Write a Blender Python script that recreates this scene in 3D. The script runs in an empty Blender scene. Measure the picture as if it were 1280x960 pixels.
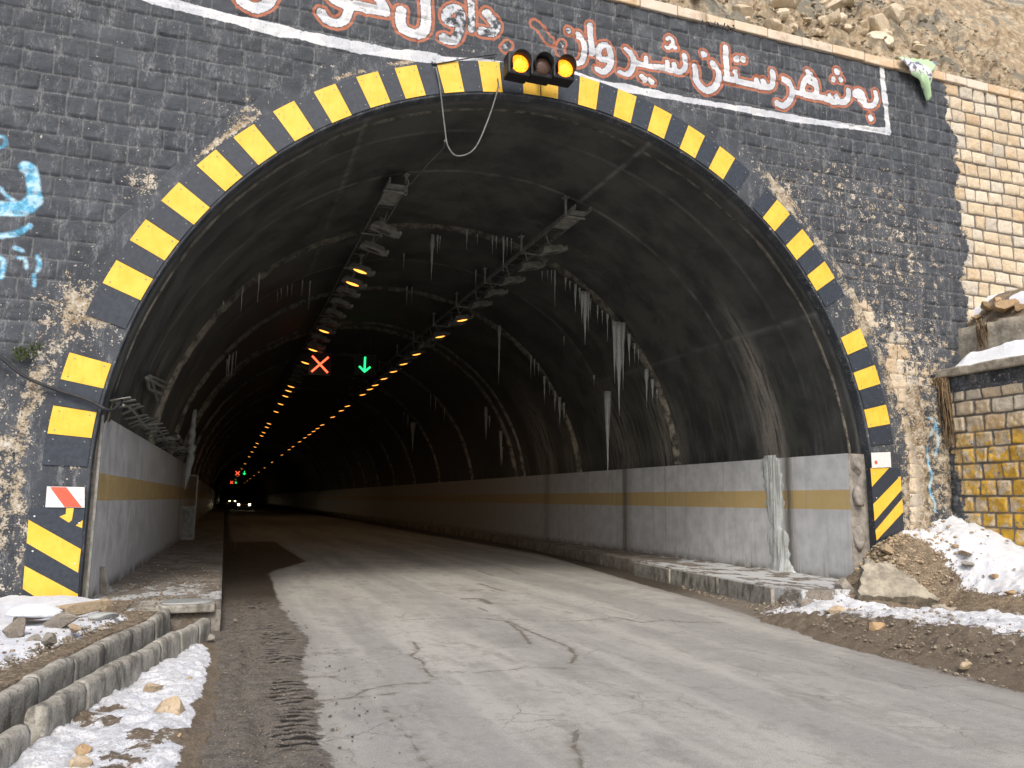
import bpy, bmesh, math, random
import numpy as np
from mathutils import Matrix, Vector
random.seed(7); RNG = np.random.default_rng(11)
S = bpy.context.scene; COL = S.collection
rad = math.radians
# ------------------------------------------------------------------ camera
CAMP = np.array([0.0, -11.3, 1.6]); FPX = 1000.0; YAW, PITCH, ROLL = 19.4526, 8.3625, 0.8
def basis():
    y, p, r = np.radians([YAW, PITCH, ROLL])
    f = np.array([np.sin(y)*np.cos(p), np.cos(y)*np.cos(p), np.sin(p)])
    R = np.array([np.cos(y), -np.sin(y), 0]); U = np.cross(R, f)
    return f, R*np.cos(r)+U*np.sin(r), -R*np.sin(r)+U*np.cos(r)
CF, CR, CU = basis()
cam = bpy.data.objects.new('camera', bpy.data.cameras.new('camera')); COL.objects.link(cam)
cam.data.lens = 36*FPX/1280; cam.data.sensor_width = 36; cam.data.clip_start = .05; cam.data.clip_end = 3000
cam.matrix_world = Matrix([[CR[0], CU[0], -CF[0], CAMP[0]], [CR[1], CU[1], -CF[1], CAMP[1]], [CR[2], CU[2], -CF[2], CAMP[2]], [0, 0, 0, 1]])
S.camera = cam
# ------------------------------------------------------------------ light
SUN_EL, SUN_AZ = 47.0, 192.0          # azimuth measured clockwise from +Y
w = bpy.data.worlds.new("World"); S.world = w; w.use_nodes = True
nt = w.node_tree; bg = nt.nodes['Background']
sky = nt.nodes.new('ShaderNodeTexSky'); sky.sky_type = 'NISHITA'; sky.sun_disc = False
sky.sun_elevation = rad(SUN_EL); sky.sun_rotation = rad(SUN_AZ); sky.air_density = 1.0; sky.dust_density = 4.0; sky.ozone_density = .6
nt.links.new(sky.outputs[0], bg.inputs[0]); bg.inputs[1].default_value = 0.14
sl = bpy.data.lights.new('sun', 'SUN'); sl.energy = 1.3; sl.angle = rad(14); sl.color = (1, .955, .89)
so = bpy.data.objects.new('sun', sl); COL.objects.link(so)
sd = Vector((math.sin(rad(SUN_AZ))*math.cos(rad(SUN_EL)), math.cos(rad(SUN_AZ))*math.cos(rad(SUN_EL)), math.sin(rad(SUN_EL))))
so.rotation_euler = sd.to_track_quat('Z', 'Y').to_euler(); so.location = (0, -20, 30)
S.view_settings.view_transform = 'Standard'; S.view_settings.look = 'None'; S.view_settings.gamma = 1
S.view_settings.exposure = 0.55
S.render.engine = 'CYCLES'
S.cycles.max_bounces = 8; S.cycles.diffuse_bounces = 5; S.cycles.caustics_reflective = False; S.cycles.caustics_refractive = False

# ------------------------------------------------------------------ tracing helpers: a measured point put back on the real surface it lies on
def ray(px, py): return CF + CR*(px-640)/FPX - CU*(py-480)/FPX
def onY(px, py, y=0.0): r = ray(px, py); return CAMP + r*(y-CAMP[1])/r[1]
def onZ(px, py, z=0.0): r = ray(px, py); return CAMP + r*(z-CAMP[2])/r[2]
def onX(px, py, x=0.0): r = ray(px, py); return CAMP + r*(x-CAMP[0])/r[0]
TX, TZ, TR = 4.57, 1.84, 6.15
def onVault(px, py, R=6.1):
    r = ray(px, py); o = CAMP-np.array([TX, 0, TZ]); a = r[0]**2+r[2]**2; b = 2*(o[0]*r[0]+o[2]*r[2]); d = o[0]**2+o[2]**2-R*R
    t = (-b+math.sqrt(b*b-4*a*d))/(2*a); return CAMP+r*t
def horse(Rr, Ta):
    # round vault above the springing line, upright legs below it
    a = Ta; up = (np.sin(a) >= 0); right = np.cos(a) > 0
    low = np.where(right, a, math.pi-a)*6.2
    return np.where(up, TX+Rr*np.cos(a), TX+np.where(right, Rr, -Rr)), np.where(up, TZ+Rr*np.sin(a), TZ+low)
# ------------------------------------------------------------------ numpy noise
def _h(ix, iy, seed):
    n = (ix.astype(np.int64)*374761393 + iy.astype(np.int64)*668265263 + seed*1442695041) & 0xffffffff
    n = ((n ^ (n >> 13))*1274126177) & 0xffffffff
    n = (n ^ (n >> 16)) & 0xffffffff
    return n/4294967295.0
def vn(x, y, seed=0):
    x = np.asarray(x, float); y = np.asarray(y, float)
    ix = np.floor(x); iy = np.floor(y); fx = x-ix; fy = y-iy
    fx = fx*fx*(3-2*fx); fy = fy*fy*(3-2*fy)
    a = _h(ix, iy, seed); b = _h(ix+1, iy, seed); c = _h(ix, iy+1, seed); d = _h(ix+1, iy+1, seed)
    return (a*(1-fx)+b*fx)*(1-fy)+(c*(1-fx)+d*fx)*fy
def fbm(x, y, seed=0, o=4):
    s = 0; a = .5; t = 0
    for i in range(o):
        s = s+a*vn(np.asarray(x)*2**i+i*17.3, np.asarray(y)*2**i-i*9.1, seed+i); t += a; a *= .5
    return s/t
def sstep(a, b, x): t = np.clip((x-a)/(b-a), 0, 1); return t*t*(3-2*t)
def seg_sdf(X, Z, lines, big=9.0):
    """lines: list of (points[(x,z)], radius): distance to the strokes minus radius"""
    D = np.full(X.shape, big)
    for pts, r in lines:
        P = np.array(pts, float)
        if len(P) == 1: P = np.vstack([P, P+1e-4])
        lo = P.min(0)-.35; hi = P.max(0)+.35
        m = (X > lo[0]) & (X < hi[0]) & (Z > lo[1]) & (Z < hi[1])
        if not m.any(): continue
        x = X[m]; z = Z[m]; d = np.full(x.shape, big)
        for i in range(len(P)-1):
            a = P[i]; ab = P[i+1]-a; L = ab@ab+1e-12
            t = np.clip(((x-a[0])*ab[0]+(z-a[1])*ab[1])/L, 0, 1)
            d = np.minimum(d, np.hypot(x-a[0]-t*ab[0], z-a[1]-t*ab[1]))
        D[m] = np.minimum(D[m], d-r)
    return D
def catmull(pts, n=6):
    P = [np.array(p, float) for p in pts]
    if len(P) < 3: return P
    P = [2*P[0]-P[1]]+P+[2*P[-1]-P[-2]]; out = []
    for i in range(1, len(P)-2):
        for k in range(n):
            t = k/n; a, b, c, d = P[i-1:i+3]
            out.append(.5*((2*b)+(-a+c)*t+(2*a-5*b+4*c-d)*t*t+(-a+3*b-3*c+d)*t**3))
    out.append(P[-2]); return out
# ------------------------------------------------------------------ node material helper
class NM:
    def __init__(s, name, rough=.9):
        s.m = bpy.data.materials.new(name); s.m.use_nodes = True; s.t = s.m.node_tree; s.b = s.t.nodes['Principled BSDF']
        s.b.inputs['Roughness'].default_value = rough; s.b.inputs['Specular IOR Level'].default_value = .3
        s.geo = None
    def n(s, ty, **k):
        x = s.t.nodes.new(ty)
        for a, v in k.items(): setattr(x, a, v)
        return x
    def put(s, sock, v):
        if v is None: return
        if hasattr(v, 'is_linked') or isinstance(v, bpy.types.NodeSocket): s.t.links.new(v, sock)
        else:
            if isinstance(v, (tuple, list)) and len(v) == 3 and len(sock.default_value) == 4: v = (*v, 1)
            sock.default_value = v
    def pos(s):
        if s.geo is None: s.geo = s.n('ShaderNodeNewGeometry')
        return s.geo.outputs['Position']
    def vec(s, scale=(1, 1, 1), off=(0, 0, 0)):
        m = s.n('ShaderNodeMapping'); s.put(m.inputs['Vector'], s.pos()); m.inputs['Scale'].default_value = scale; m.inputs['Location'].default_value = off
        return m.outputs[0]
    def noise(s, sc=5, det=4, rough=.55, v=None, dist=0):
        x = s.n('ShaderNodeTexNoise'); s.put(x.inputs['Vector'], v if v is not None else s.pos())
        x.inputs['Scale'].default_value = sc; x.inputs['Detail'].default_value = det; x.inputs['Roughness'].default_value = rough; x.inputs['Distortion'].default_value = dist
        return x.outputs['Fac']
    def voro(s, sc=5, feat='F1', v=None, out='Distance', rnd=1):
        x = s.n('ShaderNodeTexVoronoi', feature=feat); s.put(x.inputs['Vector'], v if v is not None else s.pos()); x.inputs['Scale'].default_value = sc
        x.inputs['Randomness'].default_value = rnd
        return x.outputs[out]
    def m2(s, op, a, b=0.5, c=None):
        x = s.n('ShaderNodeMath', operation=op); s.put(x.inputs[0], a); s.put(x.inputs[1], b)
        if c is not None: s.put(x.inputs[2], c)
        return x.outputs[0]
    def mr(s, v, a, b, c=0, d=1):
        x = s.n('ShaderNodeMapRange', interpolation_type='SMOOTHSTEP'); s.put(x.inputs[0], v)
        for i, q in enumerate((a, b, c, d)): x.inputs[i+1].default_value = q
        return x.outputs[0]
    def mix(s, f, a, b, mode='MIX'):
        x = s.n('ShaderNodeMix', data_type='RGBA', blend_type=mode); s.put(x.inputs[0], f); s.put(x.inputs[6], a); s.put(x.inputs[7], b); return x.outputs[2]
    def ramp(s, f, stops):
        x = s.n('ShaderNodeValToRGB'); s.put(x.inputs[0], f); r = x.color_ramp
        while len(r.elements) > 1: r.elements.remove(r.elements[-1])
        r.elements[0].position = stops[0][0]; r.elements[0].color = (*stops[0][1], 1)
        for p, c in stops[1:]: e = r.elements.new(p); e.color = (*c, 1)
        return x.outputs[0]
    def attr(s, name): return s.n('ShaderNodeAttribute', attribute_name=name).outputs['Fac']
    def sep(s, v=None):
        x = s.n('ShaderNodeSeparateXYZ'); s.put(x.inputs[0], v if v is not None else s.pos()); return x.outputs
    def col(s, c): s.put(s.b.inputs['Base Color'], c); return s
    def rough(s, r): s.put(s.b.inputs['Roughness'], r); return s
    def bump(s, h, dist=.01, st=1.0):
        x = s.n('ShaderNodeBump'); s.put(x.inputs['Height'], h); x.inputs['Distance'].default_value = dist; x.inputs['Strength'].default_value = st
        s.t.links.new(x.outputs[0], s.b.inputs['Normal']); return s
    def emit(s, c, st): s.b.inputs['Emission Color'].default_value = (*c, 1); s.b.inputs['Emission Strength'].default_value = st; return s
def simple(name, c, rough=.7, metal=0, var=.25, sc=12, bump=.002):
    M = NM(name, rough); n = M.noise(sc, 6, .65)
    M.col(M.mix(M.mr(n, .3, .7), tuple(q*(1-var) for q in c), tuple(min(1, q*(1+var)) for q in c)))
    M.b.inputs['Metallic'].default_value = metal
    M.bump(M.noise(sc*4, 4), bump); return M.m

# ------------------------------------------------------------------ object helpers
def link(name, me, mat=None, parent=None):
    o = bpy.data.objects.new(name, me); COL.objects.link(o)
    if mat is not None and me is not None: me.materials.append(mat)
    if parent is not None: o.parent = parent
    return o
def tag(o, label=None, cat=None, group=None, kind=None):
    if label: o['label'] = label
    if cat: o['category'] = cat
    if group: o['group'] = group
    if kind: o['kind'] = kind
    return o
def empty(name, loc=(0, 0, 0)):
    o = bpy.data.objects.new(name, None); COL.objects.link(o); o.location = loc; o.empty_display_size = .1; return o
def npmesh(name, V, F, smooth=True, attrs=None):
    V = np.asarray(V, np.float32); F = np.asarray(F, np.int32); k = F.shape[1]
    me = bpy.data.meshes.new(name); me.vertices.add(len(V)); me.vertices.foreach_set('co', V.ravel())
    me.loops.add(F.size); me.loops.foreach_set('vertex_index', F.ravel())
    me.polygons.add(len(F)); me.polygons.foreach_set('loop_start', np.arange(0, F.size, k, dtype=np.int32))
    me.update(calc_edges=True)
    me.polygons.foreach_set('use_smooth', np.full(len(F), smooth, bool))
    for n, a in (attrs or {}).items():
        at = me.attributes.new(n, 'FLOAT', 'POINT'); at.data.foreach_set('value', np.asarray(a, np.float32).ravel())
    me.validate(); return me
def gridmesh(name, P, keep=None, attrs=None, flip=False, smooth=True):
    """P: (n,m,3) grid of points; keep: (n-1,m-1) mask"""
    n, m = P.shape[:2]; idx = np.arange(n*m).reshape(n, m)
    F = np.stack([idx[:-1, :-1], idx[1:, :-1], idx[1:, 1:], idx[:-1, 1:]], -1)
    if flip: F = F[..., ::-1]
    F = F[keep] if keep is not None else F.reshape(-1, 4)
    used = np.zeros(n*m, bool); used[F.ravel()] = True; new = np.cumsum(used)-1
    V = P.reshape(-1, 3)[used]; F = new[F]
    A = {k: v.ravel()[used] for k, v in (attrs or {}).items()}
    return npmesh(name, V, F, smooth, A)
class MB:
    """collects shapes of ONE part"""
    def __init__(s): s.b = bmesh.new()
    def box(s, c, d, rot=None, bev=0.0, taper=None):
        M = Matrix.Translation(c)
        if rot is not None: M = M @ rot
        g = bmesh.ops.create_cube(s.b, size=1, matrix=M @ Matrix.Diagonal((*d, 1)))
        if taper:  # taper: scale of the top face in x,y
            Mi = M.inverted()
            for v in g['verts']:
                l = Mi @ v.co
                if l.z > 0: l.x *= taper[0]; l.y *= taper[1]; v.co = M @ l
        if bev:
            e = list({e for v in g['verts'] for e in v.link_edges})
            bmesh.ops.bevel(s.b, geom=e, offset=bev, segments=2, affect='EDGES', profile=.6)
        return s
    def tube(s, pts, r, seg=8, caps=True):
        P = [Vector(p) for p in pts]; rs = r if isinstance(r, (list, tuple)) else [r]*len(P); rings = []
        up = Vector((0, 0, 1))
        for i, p in enumerate(P):
            t = (P[min(i+1, len(P)-1)]-P[max(i-1, 0)]).normalized()
            a = t.cross(up)
            if a.length < .05: a = t.cross(Vector((0, 1, 0)))
            a.normalize(); b = t.cross(a)
            rings.append([s.b.verts.new(p+(a*math.cos(2*math.pi*k/seg)+b*math.sin(2*math.pi*k/seg))*rs[i]) for k in range(seg)])
        for q in range(len(rings)-1):
            for k in range(seg): s.b.faces.new((rings[q][k], rings[q][(k+1) % seg], rings[q+1][(k+1) % seg], rings[q+1][k]))
        if caps: s.b.faces.new(rings[0][::-1]); s.b.faces.new(rings[-1])
        return s
    def prism(s, poly, y0, y1):
        """polygon in (x,z) between y0 and y1"""
        a = [s.b.verts.new((x, y0, z)) for x, z in poly]; b = [s.b.verts.new((x, y1, z)) for x, z in poly]
        n = len(poly); s.b.faces.new(a); s.b.faces.new(b[::-1])
        for i in range(n): s.b.faces.new((a[i], b[i], b[(i+1) % n], a[(i+1) % n]))
        return s
    def done(s, name, mat, parent=None, smooth=False):
        bmesh.ops.recalc_face_normals(s.b, faces=s.b.faces)
        me = bpy.data.meshes.new(name); s.b.to_mesh(me); s.b.free()
        if smooth: me.polygons.foreach_set('use_smooth', [True]*len(me.polygons))
        return link(name, me, mat, parent)
_ICO = {}
def ico(n):
    if n not in _ICO:
        b = bmesh.new(); bmesh.ops.create_icosphere(b, subdivisions=n, radius=1)
        _ICO[n] = (np.array([v.co[:] for v in b.verts]), np.array([[v.index for v in f.verts] for f in b.faces])); b.free()
    return _ICO[n]
def rockmesh(size, seed, sub=3, cuts=17, rough=.05):
    V, F = ico(sub); V = V.copy(); r = np.random.default_rng(seed)
    for _ in range(cuts):
        n = r.normal(size=3); n /= np.linalg.norm(n); d = r.uniform(.42, .8); p = V@n; m = p > d
        V[m] -= np.outer(p[m]-d, n)
    k = 1+rough*2*(fbm(V[:, 0]*3+seed, V[:, 1]*3+V[:, 2]*2.3, seed, 3)-.5)
    V = V*k[:, None]*np.array(size)/2; return V, F
def rot_any(seed):
    r = random.Random(seed); return (r.uniform(-.3, .3), r.uniform(-.3, .3), r.uniform(0, 6.28))
ORD = ['first', 'second', 'third', 'fourth', 'fifth', 'sixth', 'seventh', 'eighth', 'ninth', 'tenth', 'eleventh', 'twelfth', 'thirteenth', 'fourteenth', 'fifteenth', 'sixteenth', 'seventeenth', 'eighteenth', 'nineteenth', 'twentieth']
TENS = {2: 'twenty', 3: 'thirty', 4: 'forty', 5: 'fifty', 6: 'sixty', 7: 'seventy'}
def ordn(i):
    if i < 20: return ORD[i]
    t, u = divmod(i+1, 10)
    return {2: 'twentieth', 3: 'thirtieth', 4: 'fortieth', 5: 'fiftieth', 6: 'sixtieth', 7: 'seventieth'}[t] if u == 0 else TENS[t]+'-'+ORD[u-1]

# ------------------------------------------------------------------ materials
def wall_material():
    M = NM('painted_stone', .85)
    blk = M.attr('blk'); mort = M.attr('mort'); bare = M.attr('bare'); chip = M.attr('chip'); pl = M.attr('plast')
    sw = M.attr('sw'); so_ = M.attr('so'); sb = M.attr('sb'); sy = M.attr('sy')
    n1 = M.noise(7, 8, .68); n2 = M.noise(42, 5, .6); n3 = M.noise(1.3, 5, .6); nf = M.noise(160, 3, .6)
    stone = M.ramp(M.m2('ADD', M.m2('MULTIPLY', blk, .72), M.m2('MULTIPLY', n1, .3)), [(0.05, (.42, .37, .29)), (.2, (.68, .56, .39)), (.38, (.76, .66, .5)), (.5, (.6, .45, .28)), (.62, (.78, .7, .56)), (.78, (.58, .54, .46)), (.92, (.7, .52, .3)), (1, (.66, .6, .5))])
    stone = M.mix(M.mr(n2, .35, .7, 0, .45), stone, (.3, .23, .15))
    mortar = M.mix(n2, (.13, .115, .095), (.27, .245, .21))
    plas = M.ramp(M.m2('ADD', M.m2('MULTIPLY', n1, .75), M.m2('MULTIPLY', n2, .3)), [(.34, (.05, .04, .03)), (.44, (.17, .125, .075)), (.52, (.3, .235, .15)), (.6, (.44, .39, .3)), (.7, (.68, .66, .61))])
    basec = M.mix(pl, M.mix(M.mr(mort, .3, .8), stone, mortar), plas)
    # yellow daubs on the wing wall blocks
    yd = M.m2('MULTIPLY', M.m2('MULTIPLY', sy, M.mr(M.m2('ADD', M.noise(4.5, 7, .75), M.m2('MULTIPLY', blk, .16)), .50, .60)), M.mr(mort, .2, .8, 1, .2))
    basec = M.mix(yd, basec, M.mix(M.mr(n2, .4, .7), (.72, .42, .03), (.5, .34, .12)))
    yb = M.m2('MULTIPLY', sy, M.mr(M.noise(6.5, 4, .6, M.vec((1, 1, 1), (9, 3, 4))), .63, .68))
    basec = M.mix(yb, basec, (.16, .2, .27))
    # black paint
    pv = M.mix(M.mr(n3, .3, .7), (.038, .046, .058), (.082, .093, .108))
    pv = M.mix(M.m2('MULTIPLY', M.mr(blk, .1, .9), .6), pv, (.042, .048, .058))
    pv = M.mix(M.mr(n2, .45, .75, 0, .65), pv, (.085, .088, .092))
    pv = M.mix(M.m2('MULTIPLY', M.mr(mort, .25, .9), M.mr(n1, .35, .6, .2, .75)), pv, (.135, .137, .137))
    wash = M.m2('MULTIPLY', M.mr(M.m2('ADD', M.noise(1.6, 6, .7, M.vec((4, 1, 1.2))), M.m2('MULTIPLY', M.mr(mort, .1, .9), .08)), .46, .68, 0, .85), M.mr(M.noise(22, 5, .75, M.vec((2, 1, .8))), .40, .62))
    pv = M.mix(wash, pv, (.24, .25, .26))
    thr = M.m2('ADD', M.m2('MULTIPLY', n1, .62), M.m2('MULTIPLY', n2, .38))
    cm = M.mr(M.m2('ADD', thr, M.m2('MULTIPLY', chip, .4)), .625, .65)
    spk = M.mr(M.m2('ADD', M.noise(24, 3, .5, M.vec((1, 1, 1), (5, 5, 5))), M.m2('MULTIPLY', chip, .25)), .70, .735)
    pm = M.m2('MULTIPLY', M.m2('SUBTRACT', 1.0, cm), M.mr(M.m2('ADD', bare, M.m2('MULTIPLY', M.m2('SUBTRACT', n1, .5), 1.1)), .46, .56, 1, 0))
    c = M.mix(pm, basec, pv)
    c = M.mix(M.m2('MULTIPLY', spk, M.m2('SUBTRACT', 1, bare)), c, M.mix(n2, (.4, .33, .24), (.6, .57, .52)))
    # lettering
    jit = M.m2('MULTIPLY', M.m2('SUBTRACT', M.noise(30, 4, .6), .5), .03)
    dw = M.m2('ADD', sw, jit); do = M.m2('ADD', so_, jit)
    om = M.m2('MULTIPLY', M.mr(do, -.004, .006, 1, 0), M.mr(M.m2('ADD', M.m2('MULTIPLY', n1, .5), M.m2('MULTIPLY', n2, .5)), .36, .46, .15, 1))
    c = M.mix(M.m2('MULTIPLY', om, .92), c, M.mix(n2, (.38, .11, .055), (.55, .22, .13)))
    worn = M.mr(M.m2('ADD', n1, M.m2('MULTIPLY', M.attr('worn'), .5)), .62, .74, 1, 0)
    wm = M.m2('MULTIPLY', M.m2('MULTIPLY', M.mr(dw, -.004, .006, 1, 0), worn), M.mr(M.noise(55, 5, .7), .36, .44, .45, 1))
    c = M.mix(M.m2('MULTIPLY', wm, .95), c, M.mix(M.mr(n3, .4, .6), (.58, .61, .66), (.78, .79, .8)))
    bm = M.m2('MULTIPLY', M.mr(M.m2('ADD', sb, jit), -.015, .025, 1, 0), M.mr(n1, .3, .48, .35, 1))
    c = M.mix(bm, c, M.mix(M.mr(n1, .42, .58), (.1, .43, .68), (.45, .66, .78)))
    M.col(c)
    M.rough(M.mr(pm, 0, 1, .9, .62))
    h = M.m2('ADD', M.m2('MULTIPLY', n2, .8), M.m2('MULTIPLY', nf, .35)); h = M.m2('ADD', h, M.m2('MULTIPLY', pm, .15)); h = M.m2('ADD', h, M.m2('MULTIPLY', M.mix(pl, n1, M.noise(16, 6, .7)), .8))
    M.bump(h, .02, .8); return M.m
WALL = wall_material()
def lining_material():
    M = NM('sooty_concrete', .8); a = M.noise(1.1, 7, .65); b = M.noise(14, 5, .6)
    x, y, z = M.sep()
    c = M.mix(M.mr(a, .35, .65), (.042, .045, .045), (.09, .092, .086))
    c = M.mix(M.mr(b, .5, .75, 0, .5), c, (.085, .08, .07))
    st = M.noise(1.0, 6, .7, M.vec((.5, 7, .6)))
    lowm = M.mr(z, 2.3, 5.4, 1, 0)
    c = M.mix(M.m2('MULTIPLY', M.mr(st, .48, .66), M.m2('MULTIPLY', lowm, .75)), c, (.15, .145, .13))
    c = M.mix(M.m2('MULTIPLY', M.mr(M.noise(.6, 4), .5, .7), M.m2('MULTIPLY', lowm, .35)), c, (.07, .085, .05))
    # efflorescence scratches running round the vault
    sc = M.noise(1.0, 5, .6, M.vec((.6, 16, .6), (3, 1, 0)))
    c = M.mix(M.m2('MULTIPLY', M.mr(sc, .62, .72), M.mr(M.noise(2.2, 4), .5, .68, 0, .6)), c, (.2, .195, .18))
    # shutter joints
    jt = M.attr('joint'); c = M.mix(M.m2('MULTIPLY', jt, M.mr(M.noise(3, 3), .35, .6, .15, .8)), c, (.2, .2, .19))
    lk = M.attr('leak'); c = M.mix(M.m2('MULTIPLY', lk, M.mr(M.noise(1, 6, .65, M.vec((2.2, 9, .9))), .36, .56, 0, 1)), c, M.mix(b, (.2, .17, .13), (.42, .4, .36)))
    M.col(c); M.rough(M.mr(a, .3, .7, .55, .85)); M.bump(M.m2('ADD', b, M.m2('MULTIPLY', M.noise(60, 3), .5)), .012); return M.m
LINING = lining_material()
def rib_material():
    M = NM('joint_mortar', .85); a = M.noise(6, 7, .7); z = M.sep()[2]
    c = M.mix(M.mr(a, .35, .65), (.06, .057, .05), (.2, .185, .155))
    c = M.mix(M.m2('MULTIPLY', M.mr(z, 3, 6.8, 1, 0), M.mr(M.noise(4, 6, .7), .4, .6)), c, (.42, .38, .3))
    M.col(c).bump(M.noise(25, 6, .7), .05); return M.m
RIB = rib_material()
def dado_material():
    M = NM('panel_paint', .5); x, y, z = M.sep()
    n = M.noise(3, 6, .6); st = M.noise(1, 6, .65, M.vec((1, 9, .25))); st2 = M.noise(1, 5, .7, M.vec((1, 30, 1.1), (2, 7, 1)))
    c = M.mix(M.mr(n, .3, .7), (.55, .56, .56), (.7, .71, .71))
    band = M.m2('MULTIPLY', M.mr(z, 1.535, 1.545), M.mr(z, 1.885, 1.895, 1, 0))
    c = M.mix(M.m2('MULTIPLY', band, M.mr(M.noise(5, 6, .7, M.vec((1, 4, .8))), .25, .45, .55, 1)), c, M.mix(n, (.55, .4, .17), (.66, .5, .24)))
    c = M.mix(M.mr(st, .52, .74, 0, .35), c, (.34, .31, .27))
    low = M.mr(z, .25, 1.0, 1, 0)
    c = M.mix(M.m2('MULTIPLY', low, M.mr(st2, .5, .68, 0, .55)), c, (.2, .165, .12))
    c = M.mix(M.m2('MULTIPLY', M.mr(z, .3, .5, 1, 0), M.mr(n, .3, .6, 0, .85)), c, (.12, .1, .075))
    c = M.mix(M.mr(st2, .68, .8, 0, .4), c, (.6, .6, .6))
    # darker and browner deeper in
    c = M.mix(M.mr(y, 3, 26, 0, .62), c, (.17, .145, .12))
    jt = M.attr('joint'); c = M.mix(M.m2('MULTIPLY', jt, .45), c, (.16, .145, .12))
    sm = M.attr('stain'); c = M.mix(M.m2('MULTIPLY', sm, M.mr(st2, .3, .5, .35, .9)), c, (.13, .115, .09))
    M.col(c).rough(M.mr(n, .3, .7, .35, .6)).bump(M.m2('ADD', M.noise(18, 4), M.m2('MULTIPLY', M.noise(120, 3), .3)), .003); return M.m
DADO = dado_material()
def road_material():
    M = NM('road_surface', .85); x, y, z = M.sep()
    dl = M.attr('dirt'); ck = M.attr('crack'); tf = M.attr('teeth')
    n1 = M.noise(1.2, 7, .65); n2 = M.noise(60, 4, .6); n3 = M.noise(9, 6, .65); nf = M.noise(260, 2)
    str_ = M.noise(1, 5, .6, M.vec((1.5, .16, 1)))
    a = M.mix(M.mr(str_, .35, .65), (.30, .292, .265), (.46, .448, .41))
    a = M.mix(M.mr(n1, .42, .6, 0, .7), a, (.46, .45, .405)); a = M.mix(M.mr(M.noise(1, 5, .6, M.vec((.75, .05, 1), (1, 2, 0))), .44, .6, 0, .6), a, (.245, .243, .23))
    a = M.mix(M.mr(n3, .48, .7, 0, .4), a, (.2, .19, .175)); a = M.mix(M.mr(M.noise(3.2, 6, .7, M.vec((1, .4, 1), (3, 8, 0))), .52, .66, 0, .5), a, (.2, .19, .17)); a = M.mix(M.mr(M.noise(24, 5, .7), .5, .68, 0, .35), a, (.46, .45, .43))
    a = M.mix(M.mr(M.noise(110, 3, .6), .5, .62, 0, .6), a, (.15, .145, .135))
    a = M.mix(M.mr(nf, .48, .3, 0, .3), a, (.42, .41, .4))
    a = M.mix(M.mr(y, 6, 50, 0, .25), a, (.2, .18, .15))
    # crazing
    wn_ = M.n('ShaderNodeTexNoise'); M.put(wn_.inputs['Vector'], M.pos()); wn_.inputs['Scale'].default_value = 2.6; wn_.inputs['Detail'].default_value = 6; wn_.inputs['Roughness'].default_value = .7
    warp_ = M.mix(.22, M.pos(), wn_.outputs[1])
    cz = M.voro(1.9, 'DISTANCE_TO_EDGE', warp_)
    czm = M.m2('MULTIPLY', M.mr(cz, .0, .014, 1, 0), M.mr(M.noise(.55, 5, .6, M.vec((1, 1, 1), (4, 2, 0))), .47, .6, 0, .6))
    a = M.mix(czm, a, (.1, .09, .075))
    ckd = M.m2('ADD', ck, M.m2('ADD', M.m2('MULTIPLY', M.m2('SUBTRACT', M.noise(7, 4, .75), .47), .10), M.m2('MULTIPLY', M.m2('SUBTRACT', M.noise(50, 4, .7), .5), .05)))
    a = M.mix(M.mr(ckd, .0, .014, .7, 0), a, (.11, .095, .07))
    a = M.mix(M.m2('MULTIPLY', M.mr(ckd, .0, .1, .5, 0), M.mr(n3, .4, .6)), a, (.17, .145, .11))
    # grit / dirty wet margin
    g = M.mix(M.mr(n3, .35, .65), (.065, .055, .044), (.13, .112, .09)); g = M.mix(M.mr(x, 4, 5, 0, .55), g, (.2, .165, .125))
    g = M.mix(M.mr(n2, .5, .65, 0, .8), g, (.2, .19, .17)); g = M.mix(M.mr(nf, .6, .68), g, (.4, .38, .35))
    g = M.mix(M.m2('MULTIPLY', M.mr(M.attr('wet'), .2, .8), .75), g, (.03, .024, .018))
    g = M.mix(M.mr(tf, .1, .6), g, (.018, .015, .012))
    dd = M.m2('ADD', dl, M.m2('MULTIPLY', M.m2('SUBTRACT', n3, .5), .22)); dd = M.m2('ADD', dd, M.m2('MULTIPLY', M.m2('SUBTRACT', M.noise(34, 4, .6), .5), .1))
    dm = M.mr(dd, -.02, .02, 1, 0)
    halo = M.mr(dd, 0, .35, .35, 0)
    c = M.mix(halo, a, (.15, .14, .125)); c = M.mix(dm, c, g)
    M.col(c); M.rough(M.mix(M.m2('MULTIPLY', dm, M.attr('wet')), (.85, .85, .85), (.35, .35, .35)))
    M.bump(M.m2('ADD', M.m2('MULTIPLY', nf, .5), M.m2('ADD', M.m2('MULTIPLY', n2, .8), M.mr(ckd, 0, .02, -1.2, 0))), .008, .9); return M.m
ROAD = road_material()
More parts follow.
